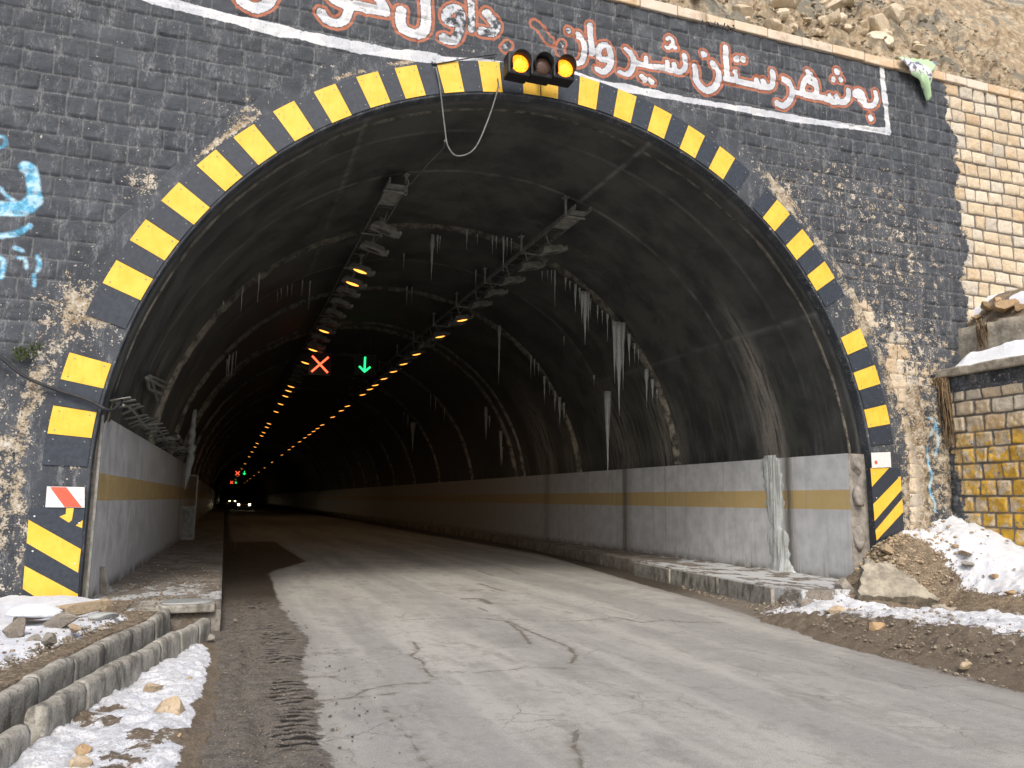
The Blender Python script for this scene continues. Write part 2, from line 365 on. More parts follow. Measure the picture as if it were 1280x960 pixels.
def bank_material():
    M = NM('snowy_bank', .9); s = M.attr('snow'); n = M.noise(7, 7, .7); n2 = M.noise(45, 5, .65); n3 = M.noise(150, 3)
    d = M.mix(M.mr(n, .35, .65), (.13, .1, .07), (.27, .215, .15)); d = M.mix(M.mr(n2, .5, .66, 0, .9), d, (.42, .35, .25)); d = M.mix(M.mr(n2, .45, .3, 0, .8), d, (.06, .048, .035))
    d = M.mix(M.m2('MULTIPLY', M.attr('mud'), .8), d, M.mix(n2, (.09, .072, .052), (.22, .18, .135)))
    sn = M.mix(M.mr(n, .3, .7), (.72, .76, .83), (.84, .86, .89)); sn = M.mix(M.m2('MULTIPLY', M.attr('mud'), M.mr(n2, .46, .62, .05, .7)), sn, (.36, .33, .29)); sn = M.mix(M.m2('MULTIPLY', M.attr('mud'), M.mr(M.noise(4, 6, .7), .5, .62, 0, .6)), sn, (.5, .52, .53))
    sn = M.mix(M.mr(n3, .66, .74, 0, .5), sn, (.3, .26, .2))
    e = M.m2('ADD', s, M.m2('MULTIPLY', M.m2('SUBTRACT', n, .5), 1.0)); e = M.m2('ADD', e, M.m2('MULTIPLY', M.m2('SUBTRACT', n2, .5), .35))
    m = M.mr(e, .47, .55)
    M.col(M.mix(m, d, sn)); M.rough(M.mr(m, 0, 1, .92, .6))
    M.b.inputs['Subsurface Weight'].default_value = 0
    M.bump(M.m2('ADD', M.m2('MULTIPLY', n2, 1.0), M.m2('MULTIPLY', n3, .5)), .03, .8); return M.m
BANK = bank_material()
def hill_material():
    M = NM('rocky_slope', .92); n = M.noise(.45, 7, .7); n2 = M.noise(5, 8, .72); n3 = M.noise(40, 4)
    c = M.ramp(n, [(.3, (.27, .25, .18)), (.42, (.42, .31, .19)), (.52, (.55, .42, .27)), (.6, (.34, .33, .28)), (.7, (.6, .48, .32))])
    c = M.mix(M.mr(n2, .45, .65), c, (.78, .66, .47)); c = M.mix(M.mr(n2, .45, .32), c, (.2, .155, .1)); c = M.mix(M.mr(n3, .5, .7, 0, .5), c, (.2, .17, .12))
    c = M.mix(M.mr(M.noise(1.1, 5, .6, M.vec((1, 1, 1), (7, 7, 2))), .52, .62, 0, .7), c, (.2, .21, .18))
    M.col(c).bump(M.m2('ADD', n2, M.m2('MULTIPLY', n3, .3)), .12); return M.m
HILL = hill_material()
CONC = simple('weathered_concrete', (.27, .25, .22), .9, 0, .35, 6, .006)
def chan_material():
    M = NM('stained_concrete', .88); n = M.noise(6, 7, .7); st = M.noise(1, 6, .7, M.vec((6, 6, 1.8))); n2 = M.noise(50, 4)
    c = M.mix(M.mr(n, .3, .7), (.25, .24, .2), (.46, .44, .39)); c = M.mix(M.mr(st, .46, .64, 0, .75), c, (.075, .068, .055)); c = M.mix(M.mr(n2, .55, .7, 0, .6), c, (.12, .1, .08))
    M.col(c).bump(M.m2('ADD', n2, n), .012); return M.m
CHAN = chan_material()
def rock_material(name, a, b, dirt=(.16, .12, .08)):
    M = NM(name, .88); oi = M.n('ShaderNodeObjectInfo').outputs['Random']; n = M.noise(9, 7, .7)
    c = M.mix(M.mr(n, .3, .7), a, b); c = M.mix(M.m2('MULTIPLY', oi, .45), c, dirt); c = M.mix(M.mr(M.noise(40, 5), .52, .7, 0, .6), c, dirt)
    M.col(c).bump(M.noise(28, 6, .7), .02); return M.m
ROCK_TAN = rock_material('tan_rock', (.5, .38, .24), (.68, .56, .4)); ROCK_GREY = rock_material('grey_rock', (.22, .21, .19), (.4, .37, .32))
ROCK_OR = rock_material('orange_rock', (.5, .33, .17), (.65, .47, .28)); ROCK_HILL = rock_material('hill_rock', (.58, .49, .36), (.8, .7, .54), (.42, .33, .21))
def ice_material():
    M = NM('ice', .18); n = M.noise(30, 3); M.col(M.mix(n, (.36, .38, .37), (.6, .63, .61)))
    M.b.inputs['Transmission Weight'].default_value = .25; M.b.inputs['IOR'].default_value = 1.31; M.b.inputs['Specular IOR Level'].default_value = .5
    M.bump(M.noise(22, 3), .006); return M.m
ICE = ice_material()
def flow_material():
    M = NM('frozen_seepage', .3); a = M.noise(1, 6, .65, M.vec((3, 16, 1.2))); b = M.noise(8, 5, .6)
    c = M.mix(M.mr(a, .38, .62), (.42, .44, .4), (.78, .82, .82)); M.col(M.mix(M.mr(b, .52, .7, 0, .5), c, (.45, .4, .3))).bump(a, .02); return M.m
FLOW = flow_material()
def plate_material():
    M = NM('yellow_reflective', .45); n = M.noise(5, 6, .65); n2 = M.noise(1, 5, .7, M.vec((22, 22, 2.5)))
    c = M.mix(M.mr(n, .3, .7), (.82, .49, .05), (.9, .57, .085)); c = M.mix(M.mr(n2, .52, .75, 0, .45), c, (.42, .26, .07)); c = M.mix(M.mr(M.noise(60, 4, .6), .66, .72, 0, .7), c, (.2, .14, .06))
    M.col(c).bump(M.noise(3, 2), .004); return M.m
YEL = plate_material(); DRK = simple('dark_reflective', (.036, .045, .06), .45, 0, .2, 20, .0006)
RED = simple('red_reflective', (.75, .12, .07), .45, 0, .1, 20, .0006); WHT = simple('white_reflective', (.72, .73, .72), .45, 0, .12, 30, .0006)
GALV = simple('dusty_galvanised_steel', (.26, .26, .24), .6, .35, .3, 8, .003); SOOTM = simple('sooty_metal', (.1, .098, .09), .7, .2, .35, 10, .003)
LAMPG = simple('lamp_housing_grey', (.22, .22, .2), .6, 0, .35, 7, .002)
BLKP = simple('black_plastic', (.018, .018, .02), .5, 0, .3, 20, .001); CABLE = simple('grey_cable', (.16, .16, .155), .6, 0, .3, 10, .001); CABLEB = simple('black_cable', (.03, .03, .033), .6, 0, .3, 10, .001)
COPE = None
def coping_material():
    M = NM('coping_stone', .85); oi = M.n('ShaderNodeObjectInfo').outputs['Random']; n = M.noise(8, 7, .65)
    c = M.ramp(oi, [(0, (.56, .4, .24)), (.35, (.66, .5, .33)), (.7, (.68, .6, .5)), (1, (.52, .36, .2))]); c = M.mix(M.mr(n, .45, .65, 0, .6), c, (.72, .66, .56)); c = M.mix(M.mr(M.noise(3, 5), .55, .7, 0, .6), c, (.3, .22, .14))
    M.col(c).bump(M.noise(40, 5), .01); return M.m
COPE = coping_material()

# ------------------------------------------------------------------ stone block pattern
def blocks(u, v, seed, ch=.272, wmin=.27, wmax=.42, warp=.026):
    uu = u+warp*2*(fbm(u*2.1, v*2.1, seed, 3)-.5); vv = v+warp*2*(fbm(u*1.3+9, v*2.6, seed+5, 3)-.5)
    r = np.random.default_rng(seed); nC = 80
    hs = r.uniform(ch*.9, ch*1.1, nC); vb = np.cumsum(hs)-6.0
    ci = np.clip(np.searchsorted(vb, vv)-1, 0, nC-2)
    dv = np.minimum(vv-vb[ci], vb[ci+1]-vv); H = vb[ci+1]-vb[ci]
    rid = np.zeros_like(u); du = np.zeros_like(u); lu = np.zeros_like(u)
    for k in np.unique(ci):
        ws = r.uniform(wmin, wmax, 150); ub = np.cumsum(ws)-22-r.uniform(0, .4); m = ci == k
        x = uu[m]; i = np.clip(np.searchsorted(ub, x)-1, 0, 148)
        du[m] = np.minimum(x-ub[i], ub[i+1]-x); lu[m] = (x-ub[i])/(ub[i+1]-ub[i])-.5
        rid[m] = _h(i, np.full(i.shape, k), seed+3)
    lv = (vv-vb[ci])/H-.5
    a = .035; d = np.where((du < a) & (dv < a), a-np.hypot(a-du, a-dv), np.minimum(du, dv))
    tilt = (np.modf(rid*77.7)[0]-.5)*.02*lu*2+(np.modf(rid*33.3)[0]-.5)*.02*lv*2
    out = sstep(.004, .034, d)*(.010+.018*np.modf(rid*19.1)[0])+tilt*sstep(.01, .03, d)+.03*(fbm(u*11, v*11, seed+8, 4)-.5)
    return out, rid, 1-sstep(.004, .016, d), d

# ------------------------------------------------------------------ lettering and graffiti traced on the wall plane (words as painted on the wall)
def facade_px(pts): return [tuple(onY(*p)[[0, 2]]) for p in pts]
def strokes(off, sc, lst, smooth=True):
    out = []
    for pts, rpx in lst:
        P = [(off[0]+sc*u, off[1]+sc*v) for u, v in pts]
        W = facade_px(P)
        a = onY(P[0][0], P[0][1]); b = onY(P[0][0]+6, P[0][1]+0); c = onY(P[0][0], P[0][1]+6)
        s_ = (np.linalg.norm(b-a)+np.linalg.norm(c-a))/12
        out.append((catmull(W) if smooth and len(W) > 2 else W, rpx*sc*s_))
    return out
LC = [ # beh shahrestan
 ([(738,338),(741,365),(728,384),(704,384),(690,374),(676,352),(664,345),(668,334),(684,334),(694,348),(700,372)],9.5),([(720,430)],12),
 ([(640,330),(641,352),(628,370),(606,372),(598,352)],10),([(606,368),(584,372),(572,350)],10),([(584,370),(540,356),(505,350),(478,342),(474,316),(484,292),(500,276),(492,262)],10.5),([(500,300),(520,312),(526,334),(512,346)],8),([(484,292),(500,276),(520,296),(524,330)],8),
 ([(478,342),(450,338)],9),([(598,262)],13),([(585,290)],10),([(612,290)],10),
 ([(404,288),(424,302),(434,326),(432,356),(418,376),(400,386),(380,376)],11),([(452,338),(434,330)],8),
 ([(362,262),(366,292),(360,314),(340,318),(330,296)],10.5),([(340,316),(316,316),(306,292)],10),([(318,314),(270,304),(225,294),(192,288)],10.5),([(232,294),(228,262)],9),([(234,216)],12),([(256,218)],12),
 ([(192,176),(196,230),(198,288)],11),
 ([(146,232),(164,258),(166,294),(150,322),(124,330),(100,314),(86,288),(84,258),(80,244)],12),([(114,198)],13)]
LB = [ # shirvan
 ([(520,186),(524,214),(516,236),(494,238),(486,216)],11),([(496,236),(468,232),(462,208)],11),([(468,230),(430,224),(398,220),(392,196)],11),([(398,220),(360,212),(350,204)],11),
 ([(462,132),(472,126),(482,140),(470,160),(458,158)],7),([(490,160),(482,150)],9),([(376,258),(388,268)],11),([(404,268),(412,276)],11),
 ([(326,166),(344,186),(350,212),(344,236),(326,250),(304,244)],12),
 ([(262,200),(240,196),(234,172),(244,154),(262,154),(272,176),(276,206),(264,232),(244,244),(226,234)],13),
 ([(206,86),(208,130),(212,178)],13),
 ([(166,116),(182,142),(186,178),(178,206),(160,216)],13),([(112,146),(104,168),(108,180)],11),([(134,104)],12),
 ([(20,80),(40,96),(60,130),(74,140)],10)]
LA = [ # ... aval khosh, partly above the frame in the photograph
 ([(708,46),(704,80),(712,112),(740,132),(778,138),(800,122),(808,84),(806,40),(804,-20)],22),
 ([(928,96),(900,88),(886,66),(902,42),(930,36),(946,62),(944,112),(930,152),(904,170),(876,154)],19),
 ([(986,6),(990,60),(988,118)],14),([(1050,56),(1086,100),(1070,132),(1030,128)],19),
 ([(1120,200),(1134,182)],13),
 ([(420,-20),(452,8),(520,24),(584,38),(644,50)],22),([(600,-20),(626,10),(644,40)],20),
 ([(500,40),(482,80),(448,94),(410,80),(388,52)],19),
 ([(190,-10),(168,22),(120,34),(78,10),(60,-20)],24)]
LET = [(p_, r_*.92) for p_, r_ in strokes((840, 0), .34375, LC)+strokes((660, 0), .375, [(p_, r_*.8) for p_, r_ in LB])+strokes((280, 0), .3125, LA)]
LINE = [(facade_px([(150,-12),(215,5),(300,27),(400,50),(480,67),(545,76)]), .085), (facade_px([(545,76),(600,79),(640,86)]), .05), (facade_px([(718,97),(745,105),(800,116),(900,132),(1000,150),(1110,165)]), .065), (facade_px([(1110,165),(1101,84)]), .05)]
BLUE = strokes((0, 160), .3125, [([(105,160),(125,175),(135,230),(140,280)],24),([(140,290),(100,320),(40,325),(-40,318)],30),([(120,395),(60,425),(-20,435)],10),([(75,520),(100,525),(108,560)],5),([(150,515),(160,545),(150,572)],6),([(136,590),(138,630)],5),([(0,520),(16,540),(5,600)],8),([(-10,40),(12,36),(26,56),(10,76),(-10,82)],4),([(0,240),(30,275),(55,290)],5),([(60,480),(90,492)],6)])
BLUE += strokes((1040, 380), .3125, [([(372,455),(392,475),(380,510),(372,530)],1.5),([(392,500),(396,560),(392,610)],1.5),([(365,570),(372,650),(380,700),(376,740),(390,790),(394,830)],3)])
def wall_attrs(X, Z):
    A = {}
    sw = np.minimum(seg_sdf(X, Z, LET), 9); so_ = np.abs(sw-.036)-.021
    A['sw'] = np.minimum(sw, seg_sdf(X, Z, LINE)-.02*(vn(X*3.2, Z*.1, 4)-.5)*2); A['so'] = so_
    A['sb'] = seg_sdf(X, Z, BLUE)
    A['worn'] = np.exp(-((X-4.25)**2/.3+(Z-9.1)**2/1.2))*1.0+.35*np.exp(-((X-3.1)**2/.3+(Z-9.0)**2/.4))
    # unpainted to the right
    edge = 13.25-.05*(Z-8)+.12*np.sin(Z*3.1)+.5*(fbm(Z*2.7, X*2.2, 3, 5)-.5)
    A['bare'] = sstep(-.35, .35, X-edge)
    g = lambda x, z, sx, sz, k: k*np.exp(-((X-x)/sx)**2-((Z-z)/sz)**2)
    c = .10*sstep(8, 12, X)*sstep(8.6, 7.6, Z)+.03*sstep(8, 12, X)+g(11, 6.3, 2.2, 1.6, .2)+g(9.6, 7.6, 1.5, .6, .16)+g(12, 3.6, .9, 1.2, .25)+g(-1.9, 3.9, .5, .55, .5)+g(-2.65, 2.2, .4, 1.0, .34)+g(-2.65, .9, .35, .9, .32)+g(-1.75, 2.0, .22, .35, .3)+g(10.75, 4.95, .25, .35, .6)+g(9.05, 7.0, .3, .35, .35)+g(11.45, 4.1, .25, .8, .38)+g(11.75, 2.2, .18, 1.2, .55)+g(11.55, 1.2, .3, .8, .3)+g(0, 6.95, .15, .4, .2)-.06
    c += g(12.4, 2.0, .5, 1.0, .3)+g(-.3, 7.0, .2, .2, .3)+g(-1.3, 5.75, .25, .25, .4)+g(-2.2, 3.0, .25, .4, .25)
    A['chip'] = c; A['sy'] = np.zeros_like(X)
    return A
# ---- facade sheet
def axis(*p):
    out = []
    for a, b, s in p: n = max(1, int(round((b-a)/s))); out += list(np.linspace(a, b, n, endpoint=False))
    out.append(p[-1][1]); return np.array(out)
xs = axis((-10, -3.7, .09), (-3.7, 15.9, .0215), (15.9, 22, .09)); zs = axis((-.3, 10.06, .0215))
X, Z = np.meshgrid(xs, zs, indexing='ij')
hgt, rid, mort, dd = blocks(X, Z, 3)
hgt = hgt+(.012*sstep(.0, .09, dd)-.012*(1-sstep(.008, .028, dd)))*sstep(12.9, 13.4, X)+.012*(fbm(X*6, Z*6, 12, 4)-.5)
rr = np.hypot(X-TX, Z-TZ)
plR = sstep(11.62, 11.72, X+.1*np.sin(Z*2.3))*sstep(3.86, 3.80, Z)*(1-sstep(12.65, 12.8, X))
plL = sstep(-2.1, -2.3, X-.0*Z)*sstep(3.5, 3.2, Z+.35*(fbm(X*2, Z*2, 9, 3)-.5)+.25*(X+2.5))
pl = np.clip(plR+plL, 0, 1)
rough = (fbm(X*5, Z*5, 21, 5)-.5)
hgt = hgt*(1-pl)+pl*(rough*.10+.02)+plR*.07
hgt += plR*.07*np.exp(-((X-11.8-.05*np.sin(Z*3))/.09)**2)+plR*.08*np.exp(-((X-12.3)/.16)**2)
A = wall_attrs(X, Z); A.update(blk=rid, mort=np.maximum(mort, (1-sstep(.012, .03, dd))*sstep(.5, .9, A['bare']))*(1-pl), plast=pl)
A['mort'] = A['mort']; A['chip'] = A['chip']-.05*sstep(8, 10, X)*sstep(4.5, 5.5, Z)
P = np.stack([X, -hgt, Z], -1)
rc = np.hypot((X[:-1, :-1]+X[1:, 1:])/2-TX, np.maximum((Z[:-1, :-1]+Z[1:, 1:])/2-TZ, 0))
portal = link('portal_wall', gridmesh('portal_wall', P, keep=rc > 6.72, attrs=A), WALL)
tag(portal, 'black-painted stone block wall around the tunnel mouth, with white lettering and bare blocks at right', 'portal wall')
# ---- rendered ring round the opening
ra = axis((6.17, 7.25, .0215)); ta = np.radians(axis((-17, 197, .2)))
Rr, Ta = np.meshgrid(ra, ta, indexing='ij'); X, Z = horse(Rr, Ta)
edge = 7.03+.05*np.sin(Ta*7)+.16*(fbm(X*2.5, Z*2.5, 31, 4)-.5)
t = 1-sstep(-.035, .01, Rr-edge)
sm = 1-sstep(6.72, 6.82, Rr)
hgt = .055*t-.06*(1-t)+(rough_ := (fbm(X*7, Z*7, 41, 4)-.5))*.028*(1-.8*sm)
hgt += .012*sm
A = wall_attrs(X, Z); A.update(blk=vn(X*3, Z*3, 6), mort=np.zeros_like(X), plast=np.ones_like(X)); A['sw'][:] = np.where(rr.max() > 0, A['sw'], 9)
A['bare'][:] = 0
A['chip'] += .2*np.exp(-((Rr-edge+.12)/.09)**2)*sstep(.52, .62, vn(Ta*9, Ta*0, 8))+.55*np.exp(-((Rr-6.79)/.05)**2)*sstep(104, 110, np.degrees(Ta))*sstep(144, 138, np.degrees(Ta))*sstep(.3, .5, vn(Ta*16, Ta*0, 18))
P = np.stack([X, -hgt, Z], -1)
# inner return of the ring into the tunnel
P0 = P[:1].copy(); lip = []
for k, (dy, dr) in enumerate([(.11, -.0), (.06, 0.0), (.0, 0.0), (-.03, .004)]):
    q = P0.copy(); q[..., 1] = dy; lip.append(q)
A = {k: np.concatenate([np.repeat(v[:1], len(lip), 0), v]) for k, v in A.items()}
Pall = np.concatenate(lip+[P]); keep = np.ones((Pall.shape[0]-1, Pall.shape[1]-1), bool)
link('arch_surround', gridmesh('arch_surround', Pall, keep=keep, attrs=A), WALL, portal)
# ---- coping stones
xx = -4.2; i = 0
cs = []
while xx < 17:
    L = random.uniform(.55, .8); z0 = 10.06+random.uniform(-.01, .01)
    b = MB().box((xx+L/2, .19, z0+.09), (L-.012, .52, .17+random.uniform(-.02, .02)), None, .018)
    o = b.done('coping_stone', COPE, portal); cs.append(o); xx += L; i += 1
# small scribble on the coping
def strip(name, pts, wd, mat, y, parent):
    b = MB()
    for p, q in zip(pts[:-1], pts[1:]):
        p = Vector((p[0], y, p[1])); q = Vector((q[0], y, q[1])); d = (q-p).normalized(); n = Vector((-d.z, 0, d.x))*wd/2
        vs = [b.b.verts.new(v+Vector((0, e, 0))) for e in (0, .004) for v in (p-n-d*wd*.3, q-n+d*wd*.3, q+n+d*wd*.3, p+n-d*wd*.3)]
        for f in ((0, 1, 2, 3), (7, 6, 5, 4), (0, 4, 5, 1), (1, 5, 6, 2), (2, 6, 7, 3), (3, 7, 4, 0)): b.b.faces.new([vs[j] for j in f])
    return b.done(name, mat, parent)
allp = []
for grp in [[(878,25),(880,30),(876,33)],[(884,27),(888,32),(893,31),(894,27)],[(897,28),(899,34),(904,34)],[(906,29),(905,36)],[(909,31),(914,36),(919,35)],[(916,31),(918,33)]]:
    allp.append([tuple(onY(u, v, -.08)[[0, 2]]) for u, v in grp])
b = MB()
for g_ in allp:
    for p, q in zip(g_[:-1], g_[1:]): b.tube([(p[0], -.078, p[1]), (q[0], -.078, q[1])], .011, 5)
b.done('scribbled_word', DRK, portal)

# ------------------------------------------------------------------ tunnel
tun = empty('tunnel', (TX, 0, 0)); tag(tun, 'long soot-dark concrete tunnel with a round vault, dim joints and leaks', 'tunnel')
def tchild(o): o.parent = tun; o.matrix_parent_inverse = Matrix.Translation((-TX, 0, 0)); return o
ys = axis((.09, 20, .075), (20, 60, .5), (60, 430, 10)); ta = np.radians(axis((-18, 198, .6)))
Y, Ta = np.meshgrid(ys, ta, indexing='ij')
Rv = TR+.03*(fbm(Y*.8, Ta*4, 51, 4)-.5)+.012*(fbm(Y*5, Ta*22, 53, 3)-.5)
stepR = np.where(np.abs(((Y-6.3+2.95) % 5.95)-2.95) < .0, 0, 0)
wavy = .05*np.sin(Ta*5)+.03*np.sin(Ta*13)
jr = np.exp(-((Y-3.02-wavy*.4)/.035)**2)+np.exp(-((Y-9.2-wavy)/.04)**2)+np.exp(-((Y-1.2+wavy*.3)/.03)**2)*.6
deg = np.degrees(Ta)
jl = sum(np.exp(-((deg-d0)/.35)**2)*(Y < 9) for d0 in (31, 72, 118))*(.5*(Y < 3)+.5)
lk = np.zeros_like(Y)
for y0, d0, wd, k in [(2.55, 8, .35, 1), (2.35, 18, .2, .9), (6.6, 8, .7, .9), (9.0, 12, .9, .7), (12.7, 8, .8, .6), (6.2, 172, .5, .6), (11, 172, 1.2, .5), (18, 10, 1, .5), (4.2, 168, .3, .4), (14.6, 16, .5, .9), (15.6, 14, .4, .7)]:
    lk += k*np.exp(-((Y-y0)/wd)**2)*sstep(d0+32, d0, np.where(d0 < 90, deg, 180-deg+2*(d0-90 if 0 else 0)) if d0 < 90 else np.full_like(deg, 0)) if d0 < 90 else k*np.exp(-((Y-y0)/wd)**2)*sstep(140, 165, deg)
Rv[0] += .3; _x, _z = horse(Rv, Ta); V = np.stack([_x, Y, _z], -1)
tchild(link('vault', gridmesh('vault', V, attrs=dict(joint=np.clip(jr+jl, 0, 1), leak=np.clip(lk, 0, 1)), flip=True), LINING))
tchild(MB().box((TX, 429.6, 5), (16, .3, 16)).done('added_end_cap', LINING))  # added cap that shuts out skylight and keeps the far end dark
def arc_band(y0, w_, depth, name, seed, wob=.05, a0=-12, a1=192, mat=RIB):
    ta = np.radians(axis((a0, a1, .5))); k = np.array([-1.0, -.6, -.2, .2, .6, 1.0]); prof = np.array([0, .8, 1, 1, .75, 0])
    K, T = np.meshgrid(k, ta, indexing='ij'); Pf = prof[:, None]+0*T
    n = fbm(T*14, K*2, seed, 4)-.5; wd = w_*(1+.8*(fbm(T*5, K*0, seed+2, 3)-.5))
    Rv = TR+.02-(depth*(1+1.2*n)+.02)*Pf; Yv = y0+K*wd/2+wob*(fbm(T*4, K*0, seed+4, 4)-.5)*2
    _x, _z = horse(Rv, T); P = np.stack([_x, Yv, _z], -1)
    return tchild(link(name, gridmesh(name, P, flip=True), mat))
for i in range(14):
    y0 = 6.3+5.95*i
    arc_band(y0, .26 if i < 5 else .3, .10, 'vault_joint', 60+i)
arc_band(17.3, .12, .09, 'vault_joint', 91, .03); arc_band(.42, .1, .02, 'vault_joint', 92, .08)

# ------------------------------------------------------------------ painted side walls (dado)
def sidewall(name, p0, p1, z0, z1, th, side, label, seed):
    L = math.hypot(p1[0]-p0[0], p1[1]-p0[1]); us = axis((0, min(L, 24), .04), *( [(24, L, 1.0)] if L > 25 else [])); zz = axis((z0, z1, .04))
    U, Zz = np.meshgrid(us, zz, indexing='ij'); t = U/L
    Xw = p0[0]+(p1[0]-p0[0])*t; Yw = p0[1]+(p1[1]-p0[1])*t
    Xw = Xw+side*(.008*(fbm(U*2, Zz*2, seed, 3)-.5)+.0)
    jn = np.exp(-(((U+2.6) % 5.95-2.97)/.02)**2)*(U > 3)*(.7 if side > 0 else .35)
    stn = (side > 0)*np.exp(-((U-1.65)/.14)**2)+(side > 0)*.9*np.exp(-((U-8.5)/.35)**2)*sstep(-.2, .5, vn(U*9, Zz*0, 3)-.3)+.5*np.exp(-((U-14.2)/.3)**2)
    V = np.stack([Xw, Yw, Zz], -1)
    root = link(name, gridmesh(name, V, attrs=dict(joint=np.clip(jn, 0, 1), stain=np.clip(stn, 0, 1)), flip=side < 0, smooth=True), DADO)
    tag(root, label, 'side wall')
    # body behind the face: end, top
    d = np.array([p1[0]-p0[0], p1[1]-p0[1]])/L; nrm = np.array([d[1], -d[0]])*side
    b = MB(); c = [np.array(p0)+nrm*.004+d*.002, np.array(p1)+nrm*.004, np.array(p1)+nrm*th, np.array(p0)+nrm*th+d*.002]
    lo = [b.b.verts.new((q[0], q[1], z0)) for q in c]; hi = [b.b.verts.new((q[0], q[1], z1-.004)) for q in c]
    b.b.faces.new(lo); b.b.faces.new(hi[::-1])
    for i in range(4): b.b.faces.new((lo[i], lo[(i+1) % 4], hi[(i+1) % 4], hi[i]))
    b.done('wall_core', CONC, root); return root
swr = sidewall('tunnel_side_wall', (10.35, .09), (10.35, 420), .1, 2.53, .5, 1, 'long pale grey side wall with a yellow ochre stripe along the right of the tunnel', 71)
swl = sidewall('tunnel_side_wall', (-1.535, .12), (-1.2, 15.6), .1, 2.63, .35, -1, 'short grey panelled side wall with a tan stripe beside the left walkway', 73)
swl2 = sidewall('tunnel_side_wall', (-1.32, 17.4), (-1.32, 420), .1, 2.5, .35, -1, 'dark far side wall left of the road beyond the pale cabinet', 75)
# steel edge strip of the near left panel
MB().box((-1.54, .1, 1.45), (.03, .03, 2.36)).done('edge_strip', GALV, swl)
# rough mortar edge on right wall end
for (z, h) in ((2.3, .42), (1.72, .5), (1.1, .55), (.6, .3)):
    V, F = rockmesh((.24, .22, h), int(z*10), 3, 6); o = link('mortar_edge', npmesh('mortar_edge', V, F), CONC, swr); o.location = (10.5, .08, z)
Yi, Zi = np.meshgrid(axis((.6, 3.2, .02)), axis((.3, 2.6, .02)), indexing='ij')
yc = np.interp(Zi, [.3, 1.2, 1.8, 2.6], [onX(975, 716, 10.3)[1], onX(968, 660, 10.3)[1], onX(965, 620, 10.3)[1], onX(960, 578, 10.3)[1]]); wd_ = np.interp(Zi, [.3, .5, 1.2, 2.6], [.5, .27, .26, .24])*(1+1.2*(fbm(Zi*5, Zi*0, 9, 4)-.5))
q_ = np.clip(1-np.abs(Yi-yc-.05*(fbm(Zi*3, Yi*0, 4, 4)-.5))/wd_, 0, 1)**.6; th_ = q_*(.02+.03*fbm(Yi*7, Zi*2.2, 5, 4)+.05*sstep(.6, .3, Zi))-.004
kp = ((q_[:-1, :-1] > 0) | (q_[1:, 1:] > 0))
ice0 = link('ice_flow', gridmesh('ice_flow', np.stack([10.35-th_, Yi, Zi], -1), keep=kp, flip=True), None); ice0.data.materials.append(FLOW); tag(ice0, 'wide pale ice flow frozen down the right side wall near the tunnel mouth', 'ice')
# small concrete pieces where the right wall meets the portal
# ------------------------------------------------------------------ walkways
def slabmesh(poly_top, z0, z1, name, mat, parent=None):
    b = MB(); lo = [b.b.verts.new((x, y, z0)) for x, y in poly_top]; hi = [b.b.verts.new((x, y, z1)) for x, y in poly_top]; n = len(lo)
    b.b.faces.new(lo); b.b.faces.new(hi)
    for i in range(n): b.b.faces.new((lo[i], lo[(i+1) % n], hi[(i+1) % n], hi[i]))
    return b.done(name, mat, parent)
def walk_material():
    M = NM('walkway_dirt', .9); n = M.noise(2.2, 7, .7); n2 = M.noise(30, 5, .7); n3 = M.noise(160, 3)
    c = M.mix(M.mr(n, .35, .65), (.13, .105, .08), (.27, .25, .22)); c = M.mix(M.mr(n2, .5, .68, 0, .7), c, (.36, .32, .26)); c = M.mix(M.mr(n2, .45, .3, 0, .7), c, (.07, .055, .04))
    ic = M.mr(M.m2('ADD', M.noise(1.8, 6, .7, M.vec((1.4, .8, 1), (2, 3, 1))), M.m2('MULTIPLY', M.attr('icy'), .22)), .66, .72)
    c = M.mix(ic, c, (.55, .57, .58)); M.col(c).rough(M.mr(ic, 0, 1, .9, .4)).bump(M.m2('ADD', n2, M.m2('MULTIPLY', n3, .4)), .02); return M.m
WALK = walk_material()
ysw = axis((-.85, 12, .05), (12, 30, .3), (30, 420, 10))
def walkway(name, xl, xr, z, label, edge_lo, seed, icy):
    k = np.linspace(0, 1, 34); Yg, K = np.meshgrid(ysw, k, indexing='ij'); L_ = xl(Yg); R_ = xr(Yg); Xg = L_+(R_-L_)*K
    Zg = z+.03*(fbm(Xg*3, Yg*3, seed, 5)-.5)+.05*sstep(.25, 0, K if name == 'left' else 1-K)*fbm(Yg*2, Yg*0, seed, 3)
    fl = Zg.copy()
    cols = [np.stack([Xg, Yg, Zg], -1)]
    P = cols[0]
    e = P[:, -1:].copy() if name == 'left' else P[:, :1].copy()
    e1 = e.copy(); e1[..., 0] += .012 if name == 'left' else -.012; e1[..., 2] = z-.02
    e2 = e1.copy(); e2[..., 2] = edge_lo
    P = np.concatenate([P, e1, e2], 1) if name == 'left' else np.concatenate([e2, e1, P], 1)
    f0 = P[:1].copy(); f0[..., 2] = edge_lo; P = np.concatenate([f0, P], 0)
    ic = np.full(P.shape[:2], icy(P[..., 0], P[..., 1]))
    o = link('walkway', gridmesh('walkway', P, attrs=dict(icy=ic)), WALK); tag(o, label, kind='structure'); return o
interp = lambda a, b: (lambda y: np.interp(y, a, b))
walkway('left', lambda y: np.interp(y, [0, 15.6, 16], [-1.62, -1.24, -1.36]), interp([-1, 420], [.03, .03]), .28, 'narrow dirt-covered walkway on the left of the tunnel', -.05, 5, lambda x, y: np.exp(-((y-.9)/1.6)**2)*.9)
RE = [onZ(*p, .3) for p in [(1035,735),(970,733),(850,712),(820,705),(700,683),(620,668),(560,659)]]
rey = [p[1] for p in RE]; rex = [p[0] for p in RE]
